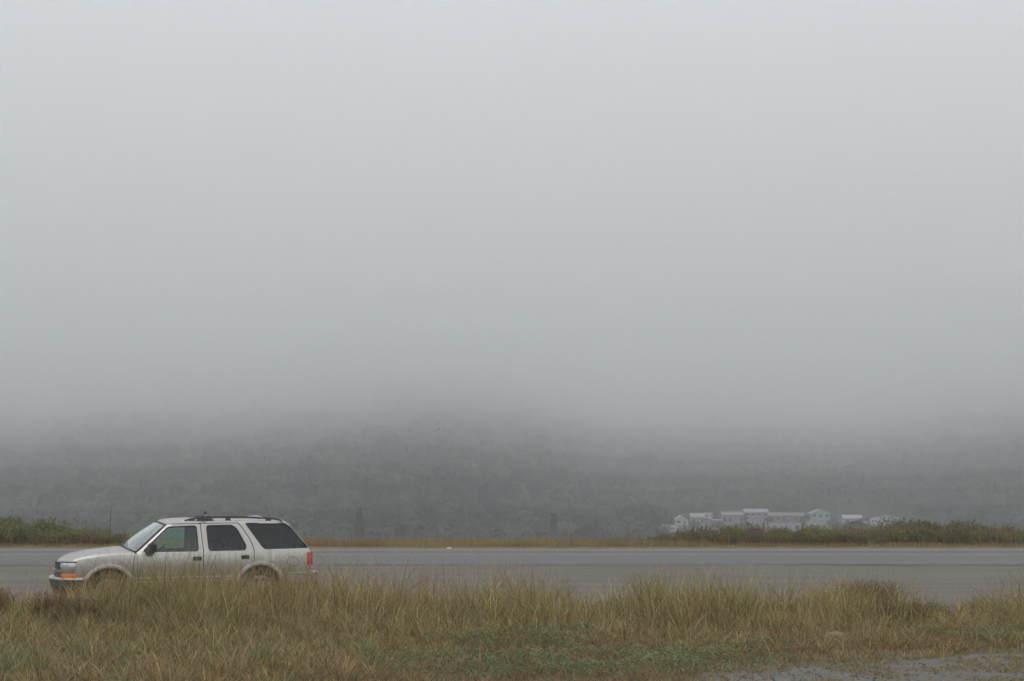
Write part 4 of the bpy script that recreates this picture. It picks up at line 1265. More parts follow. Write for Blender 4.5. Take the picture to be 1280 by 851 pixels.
    mm.add([(1.575, sg * (vb_ + 0.045), 0.985), (1.60, sg * (vb_ + 0.23), 0.99), (1.635, sg * (vb_ + 0.235), 1.165), (1.605, sg * (vb_ + 0.05), 1.160),
            (1.715, sg * (vb_ + 0.045), 0.985), (1.735, sg * (vb_ + 0.22), 0.99), (1.745, sg * (vb_ + 0.22), 1.165), (1.735, sg * (vb_ + 0.05), 1.160)],
           [(0, 1, 2, 3), (4, 7, 6, 5), (0, 4, 5, 1), (3, 2, 6, 7), (0, 3, 7, 4), (1, 5, 6, 2)])
    mi = mm.build('door_mirror', BLACKP, suv, True, bevel=0.022, seg=3)
    ma_ = MB(); ma_.add([(1.545, sg * (vb_ - 0.02), 0.995), (1.72, sg * (vb_ - 0.02), 0.995), (1.70, sg * (vb_ - 0.035), 1.12), (1.665, sg * (vb_ - 0.035), 1.13),
                         (1.59, sg * (vb_ + 0.06), 1.0), (1.70, sg * (vb_ + 0.06), 1.0), (1.69, sg * (vb_ + 0.06), 1.06), (1.63, sg * (vb_ + 0.06), 1.06)],
                        [(0, 1, 2, 3), (4, 7, 6, 5), (0, 4, 5, 1), (3, 2, 6, 7), (0, 3, 7, 4), (1, 5, 6, 2)])
    ma_.build('mirror_arm', BLACKP, mi)
    gl = MB(); gl.add([(1.742, sg * (vb_ + 0.065), 1.005), (1.742 + 0.006, sg * (vb_ + 0.205), 1.008), (1.752, sg * (vb_ + 0.205), 1.148), (1.746, sg * (vb_ + 0.068), 1.145)], [(0, 1, 2, 3)])
    gl.build('mirror_glass', CHROME, mi)
# fuel filler door on the rear wing
fd = MB()
fp = [(4.165 + 0.085 * math.cos(R(a)), 0.80 + 0.085 * math.sin(R(a))) for a in range(0, 360, 12)]
v, f = side_panel(fp, [], off=0.003, grid=0.06)
fdo = link('fuel_door', body_mesh('fuel_door', [thick(v, f, 0.006, -1)]), PAINT_CAR, suv)
fd.tube([(u, -(half_width(u, z) + 0.0015), z) for u, z in grow(fp, 0.004) + [grow(fp, 0.004)[0]]], 0.0035, 5, cap=False)
fd.build('fuel_door_gap', BLACKP, fdo)

# front: plan outline round the nose, used for grille, lamps and bumper
def nose_line(z, off, u_side):
    pl = []
    us = [u_side - (u_side - 0.185) * k / 10 for k in range(11)]
    for u in us: pl.append((u, -half_width(u, z) + (0.055 * max(0, 1 - (u - 0.185) / 0.055) ** 2 if u < 0.24 else 0)))
    v0 = -pl[-1][1]
    for k in range(1, 13):
        s = -1 + k / 12
        pl.append((0.170 - 0.145 * (1 - abs(s) ** 2.4), s * v0))
    pl = pl + [(u, -v) for u, v in pl[-2::-1]]
    out = []
    for i, p in enumerate(pl):
        a = Vector(pl[max(i - 1, 0)]); b_ = Vector(pl[min(i + 1, len(pl) - 1)])
        t = (b_ - a).normalized(); nn = Vector((t.y, -t.x))
        if nn.x > 0.5: nn = -nn
        q = Vector(p) + Vector((-abs(t.y), 0)) * off if False else Vector(p) + (Vector((-t.y, t.x)) * off * (1 if (Vector((-t.y, t.x)).x < 0 or (abs(t.y) < 0.3 and Vector((-t.y, t.x)).y * p[1] > 0)) else -1))
        out.append((q.x, q.y))
    return out
def nose_band(name, mat, prof, lo, hi, u_side=0.50, parent=None, smooth_=True):
    """A band round the nose; prof: list of (z, offset); lo..hi: part of the way round from the near side (0) to the far side (1)."""
    rows = [nose_line(min(max(z, 0.5), 0.83), o_, u_side) for z, o_ in prof]
    n = len(rows[0])
    L = [0.0]
    for i in range(1, n): L.append(L[-1] + (Vector(rows[0][i]) - Vector(rows[0][i - 1])).length)
    def samp(row, t):
        d = t * L[-1]
        for i in range(1, n):
            if d <= L[i] + 1e-9:
                k = (d - L[i - 1]) / max(L[i] - L[i - 1], 1e-9)
                return Vector(row[i - 1]).lerp(Vector(row[i]), k)
        return Vector(row[-1])
    m = 40
    V, F = [], []
    for i in range(m + 1):
        t = lo + (hi - lo) * i / m
        for (z, _), row in zip(prof, rows):
            p = samp(row, t); V.append((p.x, p.y, z))
    k = len(prof)
    for i in range(m):
        for j in range(k - 1): F.append((i * k + j, i * k + j + 1, (i + 1) * k + j + 1, (i + 1) * k + j))
    F.append(tuple(range(k))); F.append(tuple(m * k + j for j in range(k))[::-1])
    return link(name, body_mesh(name, [(V, F)]), mat, parent or suv)
nose_band('grille', BLACKP, [(0.683, -0.02), (0.688, 0.012), (0.843, 0.010), (0.853, -0.02)], 0.262, 0.738)
nose_band('grille', BLACKP, [(0.576, -0.02), (0.583, 0.012), (0.668, 0.014), (0.673, -0.02)], 0.235, 0.765)
nose_band('grille_bar', PAINT_CAR, [(0.668, -0.01), (0.676, 0.030), (0.712, 0.032), (0.722, -0.01)], 0.085, 0.915)
for s0, s1 in ((0.080, 0.255), (0.773, 0.920)):
    hl = nose_band('headlight', LENS, [(0.722, -0.015), (0.728, 0.016), (0.778, 0.026), (0.838, 0.014), (0.845, -0.015)], s0, s1)
    # dark edge round the lamp
    nose_band('lamp_surround', BLACKP, [(0.845, -0.01), (0.848, 0.016), (0.858, 0.014), (0.862, -0.01)], s0 - 0.012 * (s0 < .5), s1 + 0.012 * (s0 > .5), parent=hl)
    nose_band('turn_signal', AMBER, [(0.576, -0.015), (0.580, 0.016), (0.628, 0.024), (0.656, 0.016), (0.662, -0.015)], s0 - 0.018 if s0 < .5 else s0 + 0.02, s1 - 0.02 if s0 < .5 else s1 + 0.018)
bu = nose_band('front_bumper', BUMPER_DK, [(0.300, -0.10), (0.306, 0.0), (0.38, 0.055), (0.49, 0.092), (0.548, 0.096), (0.562, 0.0)], 0.0, 1.0, u_side=0.50)
nose_band('bumper_strip', BUMPER_TOP, [(0.548, 0.02), (0.550, 0.098), (0.560, 0.106), (0.574, 0.100), (0.584, 0.085), (0.584, -0.01)], 0.0, 1.0, u_side=0.50, parent=bu)
# rear bumper
rb = MB()
V, F = [], []
plan = [(4.06, 0.852), (4.30, 0.850), (4.46, 0.835), (4.58, 0.79), (4.635, 0.68), (4.65, 0.0)]
plan = [(u, -v) for u, v in plan] + [(u, v) for u, v in plan[-2::-1]]
for u, v in plan:
    for z, k_ in ((0.37, 0.96), (0.40, 1.0), (0.56, 1.0), (0.585, 0.985), (0.585, 0.85)):
        V.append((4.0 + (u - 4.0) * (k_ if u > 4.4 else 1), v * k_, z))
for i in range(len(plan) - 1):
    for j in range(4): F.append((i * 5 + j, i * 5 + j + 1, (i + 1) * 5 + j + 1, (i + 1) * 5 + j))
rbo = link('rear_bumper', body_mesh('rear_bumper', [(V, F)]), simple('rear_bumper_plastic', (0.20, 0.19, 0.18), 0.5), suv)
V, F = [], []
for u, v in plan:
    for z, k_ in ((0.572, 1.0), (0.580, 1.012), (0.600, 1.012), (0.606, 0.99), (0.606, 0.86)):
        V.append((4.0 + (u - 4.0) * (k_ if u > 4.4 else 1), v * k_, z))
F = []
for i in range(len(plan) - 1):
    for j in range(4): F.append((i * 5 + j, i * 5 + j + 1, (i + 1) * 5 + j + 1, (i + 1) * 5 + j))
link('bumper_strip', body_mesh('bumper_strip', [(V, F)]), BUMPER_TOP, rbo)

# wheels
def lathe_y(prof, n=40):
    V, F = [], []
    for k in range(n):
        a = 2 * math.pi * k / n
        for r_, y_ in prof: V.append((r_ * math.cos(a), y_, r_ * math.sin(a)))
    m = len(prof)
    for k in range(n):
        for j in range(m - 1):
            k2 = (k + 1) % n
            F.append((k * m + j, k * m + j + 1, k2 * m + j + 1, k2 * m + j))
    return V, F
tyre_me = body_mesh('tyre', [lathe_y([(0.205, -0.085), (0.225, -0.105), (0.29, -0.118), (0.330, -0.108), (0.343, -0.085), (0.345, 0.0), (0.343, 0.085), (0.33, 0.108), (0.29, 0.118), (0.205, 0.1)])])
rim_p = [lathe_y([(0.205, -0.04), (0.212, -0.098), (0.200, -0.100), (0.188, -0.078), (0.180, 0.02), (0.03, 0.03), (0.0, 0.03)])]
for k in range(5):
    a = 2 * math.pi * k / 5 + 0.3
    ca, sa = math.cos(a), math.sin(a)
    bx = MB()
    q = []
    for r_, hw, y_ in ((0.03, 0.040, -0.088), (0.11, 0.032, -0.082), (0.19, 0.045, -0.074)):
        for s_ in (-1, 1):
            for dy in (0, 0.03): q.append((r_ * ca - s_ * hw * sa, y_ + dy, r_ * sa + s_ * hw * ca))
    F = []
    for i in range(2):
        o_ = i * 4
        F += [(o_, o_ + 2, o_ + 6, o_ + 4), (o_ + 1, o_ + 5, o_ + 7, o_ + 3), (o_, o_ + 4, o_ + 5, o_ + 1), (o_ + 2, o_ + 3, o_ + 7, o_ + 6)]
    rim_p.append((q, F))
rim_p.append(lathe_y([(0.0, -0.100), (0.035, -0.098), (0.045, -0.085), (0.045, -0.05)], 20))
rim_me = body_mesh('rim', rim_p)
for cu in (WF, WR):
    for sg in (-1, 1):
        wh = link('wheel', tyre_me, RUBBER, suv, (cu, sg * 0.735, WZ))
        wh.name = 'wheel'
        if sg > 0: wh.rotation_euler[2] = math.pi
        link('rim', rim_me, ALLOY, wh)
ax = MB(); ax.tube([(g_inv(WF), -0.7, WZ), (g_inv(WF), 0.7, WZ)], 0.04, 8); ax.tube([(g_inv(WR), -0.7, WZ), (g_inv(WR), 0.7, WZ)], 0.05, 8)
ax.box(0.5, 4.35, -0.42, 0.42, 0.34, 0.50); ax.box(1.42, 3.08, -0.76, 0.76, 0.39, 0.46)
ax.build('underbody', WELL, suv)

# roof rack
def roof_z(u, v):
    best = min(range(len(DENSE['roof'][0])), key=lambda i: abs(DENSE['roof'][0][i][0] - u))
    (u0, z0), (du, dz) = DENSE['roof'][0][best], DENSE['roof'][1][best]
    return z0 + dz * (1 - abs(v / side_v(u0, z0)) ** 2.4)
for sg in (-1, 1):
    rl = MB()
    V_ = sg * 0.575
    path = [(2.27, 0.006), (2.38, 0.030), (2.52, 0.046), (2.9, 0.050), (3.4, 0.050), (3.70, 0.046), (3.88, 0.036), (3.98, 0.020), (4.03, -0.004)]
    rl.tube([(u, V_, roof_z(u, V_) + h_) for u, h_ in path], [0.012, 0.016, 0.018, 0.018, 0.018, 0.018, 0.018, 0.016, 0.012], 8)
    rl.build('roof_rail', BLACKP, suv, True)
    for u in (2.40, 3.05, 3.78):
        st = MB(); z_ = roof_z(u, V_)
        st.add([(u - 0.06, V_ - 0.025, z_ - 0.01), (u + 0.06, V_ - 0.025, z_ - 0.01), (u + 0.06, V_ + 0.025, z_ - 0.01), (u - 0.06, V_ + 0.025, z_ - 0.01),
                (u - 0.03, V_ - 0.015, z_ + 0.045), (u + 0.03, V_ - 0.015, z_ + 0.045), (u + 0.03, V_ + 0.015, z_ + 0.045), (u - 0.03, V_ + 0.015, z_ + 0.045)],
               [(3, 2, 1, 0), (4, 5, 6, 7), (0, 1, 5, 4), (1, 2, 6, 5), (2, 3, 7, 6), (3, 0, 4, 7)])
        st.build('rail_foot', BLACKP, suv, bevel=0.004)
for u, nmx in ((2.62, 1), (3.66, 0)):
    cb = MB()
    cb.tube([(u, v, roof_z(u, 0.56) + 0.052 + 0.015 * (1 - (v / 0.6) ** 2)) for v in [-0.60 + 0.1 * k for k in range(13)]], 0.017, 8)
    cb.build('crossbar', BLACKP if nmx else CHROME, suv, True)
# fork-mount bicycle carrier clamped on the front crossbar
bm_ = MB(); z_ = roof_z(2.62, 0.56) + 0.05
bm_.add([(2.46, -0.62, z_ - 0.06), (2.80, -0.62, z_ - 0.06), (2.80, -0.54, z_ - 0.06), (2.46, -0.54, z_ - 0.06),
         (2.58, -0.60, z_ + 0.030), (2.68, -0.60, z_ + 0.030), (2.68, -0.55, z_ + 0.030), (2.58, -0.55, z_ + 0.030)],
        [(3, 2, 1, 0), (4, 5, 6, 7), (0, 1, 5, 4), (1, 2, 6, 5), (2, 3, 7, 6), (3, 0, 4, 7)])
bmo = bm_.build('bicycle_mount', BLACKP, suv, bevel=0.006)
kn = MB(); kn.tube([(2.635, -0.64, z_ + 0.075), (2.635, -0.61, z_ + 0.078), (2.635, -0.50, z_ + 0.078), (2.635, -0.47, z_ + 0.075)], [0.018, 0.030, 0.030, 0.018], 10)
kn.build('knob', BLACKP, bmo, True)
cp = MB(); cp.tube([(2.635, -0.59, z_ + 0.02), (2.635, -0.59, z_ + 0.075)], 0.022, 8); cp.tube([(2.64, -0.585, z_ + 0.03), (2.72, -0.58, z_ - 0.03)], 0.014, 6)
cp.build('clamp', ALLOY, bmo, True)

# radio antenna on the far wing
an = MB(); zc = 1.0
an.tube([(1.04, 0.68, zc), (1.04, 0.68, zc + 0.05)], [0.018, 0.008], 8); an.tube([(1.04, 0.68, zc + 0.04), (1.045, 0.68, zc + 0.80)], [0.0055, 0.004], 6)
an.build('antenna', BLACKP, suv, True)

# cabin
cab = MB()
cab.box(1.30, 4.40, -0.74, 0.74, 0.46, 0.50)
cab.box(1.32, 1.36, -0.74, 0.74, 0.46, 0.98)
cab.build('cabin_floor', WELL, suv)
ds = MB(); ds.add([(1.40, -0.72, 0.60), (1.72, -0.72, 0.60), (1.72, 0.72, 0.60), (1.40, 0.72, 0.60), (1.36, -0.72, 0.975), (1.68, -0.72, 0.985), (1.68, 0.72, 0.985), (1.36, 0.72, 0.975)],
                  [(3, 2, 1, 0), (4, 5, 6, 7), (0, 1, 5, 4), (1, 2, 6, 5), (2, 3, 7, 6), (3, 0, 4, 7)])
ds.build('dashboard', SEAT, suv, True, bevel=0.03)
stw = MB(); c_ = Vector((1.86, -0.37, 0.93))
stw.tube([c_ + Vector((0.19 * math.cos(t) * 0.45, 0.19 * math.sin(t), 0.19 * math.cos(t) * 0.89)) for t in [2 * math.pi * k / 24 for k in range(25)]], 0.016, 6)
stw.tube([c_, (1.68, -0.37, 0.86)], 0.025, 6); stw.tube([c_ + Vector((0, -0.18, 0)), c_ + Vector((0, 0.18, 0))], 0.014, 6)
stw.build('steering_wheel', BLACKP, suv, True)
def seat(u, v, w, top, name='seat'):
    s_ = MB()
    s_.box(u - 0.10, u + 0.45, v - w / 2, v + w / 2, 0.52, 0.70)
    s_.add([(u + 0.36, v - w / 2, 0.66), (u + 0.50, v - w / 2, 0.66), (u + 0.50, v + w / 2, 0.66), (u + 0.36, v + w / 2, 0.66),
            (u + 0.50, v - w * 0.42, top), (u + 0.59, v - w * 0.42, top), (u + 0.59, v + w * 0.42, top), (u + 0.50, v + w * 0.42, top)],
           [(3, 2, 1, 0), (4, 5, 6, 7), (0, 1, 5, 4), (1, 2, 6, 5), (2, 3, 7, 6), (3, 0, 4, 7)])
    o = s_.build(name, SEAT, suv, True, bevel=0.03, seg=2)
    h_ = MB(); h_.box(u + 0.52, u + 0.62, v - 0.13, v + 0.13, top + 0.02, top + 0.20)
    h_.build('headrest', SEAT, o, True, bevel=0.03, seg=2)
seat(1.98, -0.37, 0.52, 1.19); seat(1.98, 0.37, 0.52, 1.19)
seat(2.88, -0.36, 0.62, 1.12, 'rear_seat'); seat(2.88, 0.36, 0.62, 1.12, 'rear_seat')
pl_ = MB()
for sg in (-1, 1):
    pl_.add([(2.47, sg * 0.73, 1.0), (2.66, sg * 0.73, 1.0), (2.62, sg * 0.615, 1.47), (2.45, sg * 0.615, 1.47)], [(0, 1, 2, 3)])
    pl_.add([(1.38, sg * 0.785, 0.42), (3.5, sg * 0.785, 0.42), (3.5, sg * 0.785, 0.985), (1.42, sg * 0.785, 0.985)], [(0, 1, 2, 3)])
    pl_.add([(3.22, sg * 0.70, 1.0), (3.74, sg * 0.70, 1.0), (3.40, sg * 0.60, 1.48), (3.16, sg * 0.60, 1.48)], [(0, 1, 2, 3)])
    pl_.add([(1.46, sg * 0.765, 0.99), (1.53, sg * 0.765, 0.99), (2.00, sg * 0.63, 1.455), (1.94, sg * 0.63, 1.455)], [(0, 1, 2, 3)])
pl_.build('cabin_lining', SEAT, suv)
hd = MB(); hd.add([(1.98, -0.58, 1.475), (4.05, -0.58, 1.485), (4.05, 0.58, 1.485), (1.98, 0.58, 1.475)], [(0, 1, 2, 3)])
hd.build('headlining', SEAT, suv)

# apply the lengthwise adjustment to every part except the round ones
for o in suv.children_recursive:
    nm_ = o.name.split('.')[0]
    if o.type != 'MESH' or nm_ in ('wheel', 'rim', 'wheel_arch_flare', 'wheel_well'): continue
    m_ = o.data
    co = np.empty(len(m_.vertices) * 3, np.float32); m_.vertices.foreach_get('co', co)
    co = co.reshape(-1, 3); co[:, 0] = np.interp(co[:, 0], G_FROM, G_TO)
    m_.vertices.foreach_set('co', co.ravel()); m_.update()

# stand it on the lay-by: nose towards the left of the view and a little towards the camera
_pivot = Vector((2.26, 0.0, 0.0))
CAR_YAW = R(23.5)
CAR_SCALE = 0.950
_at = ground_point(235.0, 761.0)          # under the middle of the near side
_near = Matrix.Rotation(CAR_YAW, 4, 'Z') @ Vector((2.26, -0.80, 0)) * CAR_SCALE
suv.scale = (CAR_SCALE,) * 3
suv.rotation_euler[2] = CAR_YAW
suv.location = (_at.x - _near.x, _at.y - _near.y, 0.004)
# ================================================================== the settlement across the water meadow
PANE = simple('dark_pane', (0.05, 0.06, 0.07), 0.15)
WHITEW = simple('white_boards', (0.55, 0.55, 0.54), 0.7, vary=0.06, scale=1.5)
def wall_mat(c): return simple('painted_boards', c, 0.75, vary=0.08, scale=1.2)

def house(px0, px1, ytop, dist, wall_c, roof_c, label, roof='gable', depth=6.0, eave=None, stilts=False, wins=3, storeys=1, cat='house', name='house', stripe=None, porch=False):
    """A small building: walls with windows and a door, and a pitched, flat or hipped roof."""
    mp = dist / FPX
    a, b = at_range(px0, ytop, dist), at_range(px1, ytop, dist)
    xc, W = (a.x + b.x) / 2, b.x - a.x
    g0 = float(terrain_z(xc, dist))
    H = a.z - g0                                        # ground to ridge
    root = empty(name, (xc, dist, g0))
    tag(root, label, cat, 'homes of the settlement')
    z0 = 0.0
    if stilts:
        z0 = H * 0.42
        for k in range(5):
            for yy in (0.1, depth - 0.1):
                MB().tube([(-W / 2 + 0.15 + (W - 0.3) * k / 4, yy, -0.3), (-W / 2 + 0.15 + (W - 0.3) * k / 4, yy, z0)], 0.12, 6).build('post', WHITEW, root)
        MB().box(-W / 2 + .1, W / 2 - .1, -0.05, 0.05, z0 * 0.45, z0 * 0.55).build('rail', WHITEW, root)
    rh = {'gable': min(1.3, H * 0.28), 'shed': 0.5, 'flat': 0.22, 'front': min(1.6, H * 0.3)}[roof]
    ez = H - rh
    wm = wall_mat(wall_c)
    w_ = MB().box(-W / 2, W / 2, 0, depth, z0 - (0.3 if not stilts else 0), ez)
    if roof == 'front': w_.add([(-W / 2, 0, ez), (W / 2, 0, ez), (0, 0, H - 0.12), (-W / 2, depth, ez), (W / 2, depth, ez), (0, depth, H - 0.12)], [(0, 1, 2), (5, 4, 3)])
    if roof == 'gable': w_.add([(-W / 2, 0, ez), (-W / 2, depth, ez), (-W / 2, depth / 2, H - 0.12), (W / 2, 0, ez), (W / 2, depth, ez), (W / 2, depth / 2, H - 0.12)], [(0, 1, 2), (5, 4, 3)])
    w_.build('wall', wm, root)
    rm = simple('roofing', roof_c, 0.75, vary=0.12, scale=1.0)
    r_ = MB(); ov = 0.35
    if roof == 'gable':
        for s in (0, 1):
            y0, y1 = (-ov, depth / 2) if s == 0 else (depth + ov, depth / 2)
            sl = rh / (depth / 2)
            p = [(-W / 2 - ov, y0, ez - sl * ov), (W / 2 + ov, y0, ez - sl * ov), (W / 2 + ov, y1, H), (-W / 2 - ov, y1, H)]
            r_.add(p + [(x, y, z - 0.14) for x, y, z in p], [(0, 1, 2, 3), (7, 6, 5, 4), (0, 4, 5, 1), (1, 5, 6, 2), (2, 6, 7, 3), (3, 7, 4, 0)])
    elif roof == 'front':
        for s in (-1, 1):
            sl = rh / (W / 2)
            p = [(s * (W / 2 + ov), -ov, ez - sl * ov), (0, -ov, H), (0, depth + ov, H), (s * (W / 2 + ov), depth + ov, ez - sl * ov)]
            r_.add(p + [(x, y, z - 0.14) for x, y, z in p], [(0, 1, 2, 3), (7, 6, 5, 4), (0, 4, 5, 1), (1, 5, 6, 2), (2, 6, 7, 3), (3, 7, 4, 0)])
    else:
        t0, t1 = (ez, H) if roof == 'shed' else (H - rh, H - rh)
        p = [(-W / 2 - ov, -ov, t0 + 0.2), (W / 2 + ov, -ov, t0 + 0.2), (W / 2 + ov, depth + ov, t1 + 0.2), (-W / 2 - ov, depth + ov, t1 + 0.2)]
        r_.add(p + [(x, y, z - 0.2) for x, y, z in p], [(0, 1, 2, 3), (7, 6, 5, 4), (0, 4, 5, 1), (1, 5, 6, 2), (2, 6, 7, 3), (3, 7, 4, 0)])
    r_.build('roof', rm, root)
    fl = (ez - z0) / storeys
    for s in range(storeys):
        for k in range(wins):
            cx = -W / 2 + W * (k + 0.5) / wins + pyr.uniform(-.2, .2)
            if s == 0 and k == wins // 2 and wins > 1:
                MB().box(cx - 0.45, cx + 0.45, -0.05, 0.0, z0 + 0.05, z0 + min(2.05, fl * 0.8)).build('door', simple('door_paint', (0.25, 0.22, 0.2), 0.6), root)
                continue
            hh = fl * 0.36; cz = z0 + fl * (s + 0.56); ww = min(0.75, W / wins * 0.3)
            f_ = MB().box(cx - ww - .1, cx + ww + .1, -0.06, 0.0, cz - hh / 2 - .1, cz + hh / 2 + .1).build('window', WHITEW, root)
            MB().box(cx - ww, cx + ww, -0.09, -0.062, cz - hh / 2, cz + hh / 2).build('pane', PANE, f_)
    if stripe: MB().box(-W * 0.14, W * 0.14, -0.10, -0.02, 0.3, ez - 0.1).build('panel', wall_mat(stripe), root)
    return root

def camper(px0, px1, ytop, dist, label, col=(0.52, 0.52, 0.51), band=(0.30, 0.33, 0.38)):
    """A caravan or motor home seen side on."""
    a, b = at_range(px0, ytop, dist), at_range(px1, ytop, dist)
    xc, W = (a.x + b.x) / 2, b.x - a.x
    g0 = float(terrain_z(xc, dist)); H = a.z - g0
    lift = max(0.0, H - 3.1)
    root = empty('camper', (xc, dist, g0)); tag(root, label, 'camper', 'campers of the settlement')
    if lift > 0.4: MB().box(-W / 2 - .3, W / 2 + .3, -0.4, 2.8, -0.4, lift).build('platform', simple('timber_deck', (0.24, 0.22, 0.2), 0.9, vary=.2), root)
    MB().box(-W / 2, W / 2, 0, 2.4, lift + 0.55, H).build('shell', wall_mat(col), root, True, bevel=0.25, seg=3)
    MB().box(-W / 2 + .05, W / 2 - .05, -0.03, 0.0, lift + 1.0, lift + 1.25).build('stripe', wall_mat(band), root)
    for k in range(3):
        cx = -W / 2 + W * (k + .5) / 3
        MB().box(cx - W * .10, cx + W * .10, -0.04, 0.0, lift + 1.65, lift + 2.35).build('window', PANE, root)
    MB().box(W * .05, W * .05 + .6, -0.045, -0.002, lift + 0.65, lift + 2.4).build('door', wall_mat((0.7, 0.7, 0.69)), root)
    for cx in (-W * .22, W * .25):
        MB().tube([(cx, -0.02, lift + 0.36), (cx, 0.25, lift + 0.36)], 0.36, 14).build('wheel', RUBBER, root, True)
    return root

house(844, 860, 643.5, 470, (0.54, 0.54, 0.52), (0.46, 0.46, 0.45), 'small white gabled cabin raised on white posts at the near end of the settlement', 'front', stilts=True, wins=2, depth=5)
house(826, 842, 655, 482, (0.27, 0.30, 0.345), (0.26, 0.28, 0.31), 'low blue grey shed beside the raised white cabin', 'shed', wins=2, cat='shed', depth=4)
house(864, 880, 641, 500, (0.34, 0.325, 0.37), (0.38, 0.38, 0.33), 'lilac grey trailer home with a cream roof', 'gable', wins=3, depth=4)
camper(880, 891, 640.5, 512, 'white camper parked high between the lilac trailer and the taupe house')
house(903, 929, 639, 506, (0.29, 0.26, 0.245), (0.24, 0.23, 0.225), 'long taupe house with a dull grey roof', 'gable', wins=4)
house(931, 960, 635.5, 522, (0.27, 0.305, 0.37), (0.34, 0.37, 0.40), 'blue grey house under a pale metal roof', 'gable', wins=4, storeys=2)
house(934, 958, 646, 488, (0.36, 0.345, 0.32), (0.24, 0.25, 0.26), 'beige low house in front of the blue grey one', 'front', wins=3, depth=5)
house(961, 1006, 640, 528, (0.25, 0.205, 0.19), (0.27, 0.225, 0.215), 'long brown building with a faded pinkish roof', 'gable', wins=6, storeys=1)
house(964, 1001, 652, 462, (0.53, 0.54, 0.56), (0.27, 0.28, 0.31), 'long white mobile home with a blue middle panel', 'flat', wins=4, depth=4.5, stripe=(0.36, 0.44, 0.62), cat='mobile home', name='mobile_home')
house(1014, 1037, 636, 512, (0.35, 0.39, 0.43), (0.40, 0.43, 0.43), 'tall pale blue two storey house with a light roof', 'front', wins=3, storeys=2)
house(1010, 1033, 651, 464, (0.46, 0.47, 0.43), (0.33, 0.36, 0.30), 'low cream mobile home with a greenish roof in front of the tall house', 'flat', wins=3, depth=4.5, cat='mobile home', name='mobile_home')
house(1055, 1078, 643, 502, (0.40, 0.40, 0.42), (0.40, 0.40, 0.385), 'grey bungalow with a white roof edge beside the mast', 'gable', wins=3)
house(1096, 1128, 643.5, 522, (0.42, 0.43, 0.44), (0.28, 0.285, 0.30), 'grey house behind the two far campers', 'front', wins=4)
camper(1089, 1101, 647.5, 486, 'white camper at the far end of the settlement, nearer the mast')
camper(1103, 1117, 648.5, 490, 'white camper at the far end of the settlement, nearer the big shrub mound', (0.46, 0.46, 0.45))
camper(838, 848, 657, 462, 'small grey caravan below the raised white cabin', (0.52, 0.54, 0.56))
house(891, 903, 649, 484, (0.30, 0.29, 0.28), (0.26, 0.25, 0.24), 'small brown shed in the gap beside the long taupe house', 'shed', wins=2, cat='shed', depth=4)
house(1038, 1050, 650.5, 480, (0.34, 0.34, 0.33), (0.25, 0.26, 0.27), 'small grey shed at the foot of the mast', 'gable', wins=2, cat='shed', depth=4)
house(1078, 1090, 651, 478, (0.38, 0.36, 0.33), (0.27, 0.25, 0.24), 'small beige shed between the grey bungalow and the far campers', 'front', wins=2, cat='shed', depth=4)
# mast
MAST = simple('galvanised_mast', (0.42, 0.43, 0.44), 0.6)
P = at_range(1048, 624, 496); g0 = float(terrain_z(P.x, 496))
o = empty('mast', (P.x, 496, g0)); tag(o, 'tall thin pale mast standing among the houses', 'mast')
MB().tube([(0, 0, -0.3), (0, 0, (P.z - g0) * .5), (0, 0, P.z - g0)], [0.09, 0.08, 0.05], 8).build('pole', MAST, o, True)
MB().tube([(0, 0, P.z - g0 - .02), (0, 0, P.z - g0 + .25)], [0.12, 0.02], 8).build('finial', WHITEW, o, True)

# single trees that can be told apart round the settlement
def tree(k, px, ytop, dist, label, group, s=1.0):
    c, t, h = crowns[k]
    P = at_range(px, ytop, dist); g0 = float(terrain_z(P.x, dist))
    f = max(0.5, (P.z - g0) / h)
    o = empty('tree', (P.x, dist, g0 - 0.2), pyr.random() * 6.28); o.scale = (f * s, f * s, f)
    link('crown', c, LEAF_FAR, o); link('trunk', t, BARK, o)
    return tag(o, label, 'tree', group)
for k, px, yt, d, s in ((0, 835, 634, 540, 1.0), (1, 872, 630, 548, 1.1), (2, 905, 624, 552, 1.2), (0, 943, 620, 556, 1.1), (4, 985, 621, 554, 1.2), (1, 1020, 619, 552, 1.1),
                        (2, 1060, 622, 550, 1.0), (0, 1092, 626, 548, 1.2), (4, 1125, 624, 546, 1.1), (1, 1158, 628, 520, 1.2), (2, 1195, 622, 500, 1.1), (0, 1232, 624, 490, 1.1), (1, 1265, 618, 480, 1.2)):
    tree(k, px, yt, d, 'round dark tree standing behind the settlement', 'trees behind the settlement', s)
for k, px, yt, d, s in ((3, 832, 662, 456, 1.2), (3, 852, 660, 452, 1.3), (1, 868, 652, 478, 1.0), (3, 897, 645, 494, 1.0), (1, 900, 652, 470, 1.1), (3, 929, 652, 476, 1.2), (3, 945, 655, 458, 1.3),
                        (1, 1004, 650, 470, 1.0), (3, 1040, 648, 480, 1.2), (1, 1047, 652, 466, 1.1), (3, 1066, 654, 470, 1.3), (1, 1083, 646, 494, 1.0), (3, 1098, 656, 462, 1.4), (1, 1122, 649, 480, 1.2), (3, 1138, 646, 486, 1.3),
                        (3, 815, 664, 458, 1.3), (1, 822, 652, 484, 1.1), (1, 893, 640, 516, .8), (2, 930, 640, 512, .8), (1, 961, 645, 500, .9), (3, 980, 649, 478, 1.3), (1, 1008, 642, 508, .8), (3, 1020, 655, 455, 1.4), (3, 960, 657, 452, 1.4), (3, 915, 655, 460, 1.4), (3, 1085, 655, 458, 1.4)):
    tree(k, px, yt, d, 'low bushy tree growing among the homes of the settlement', 'low trees among the homes', s)
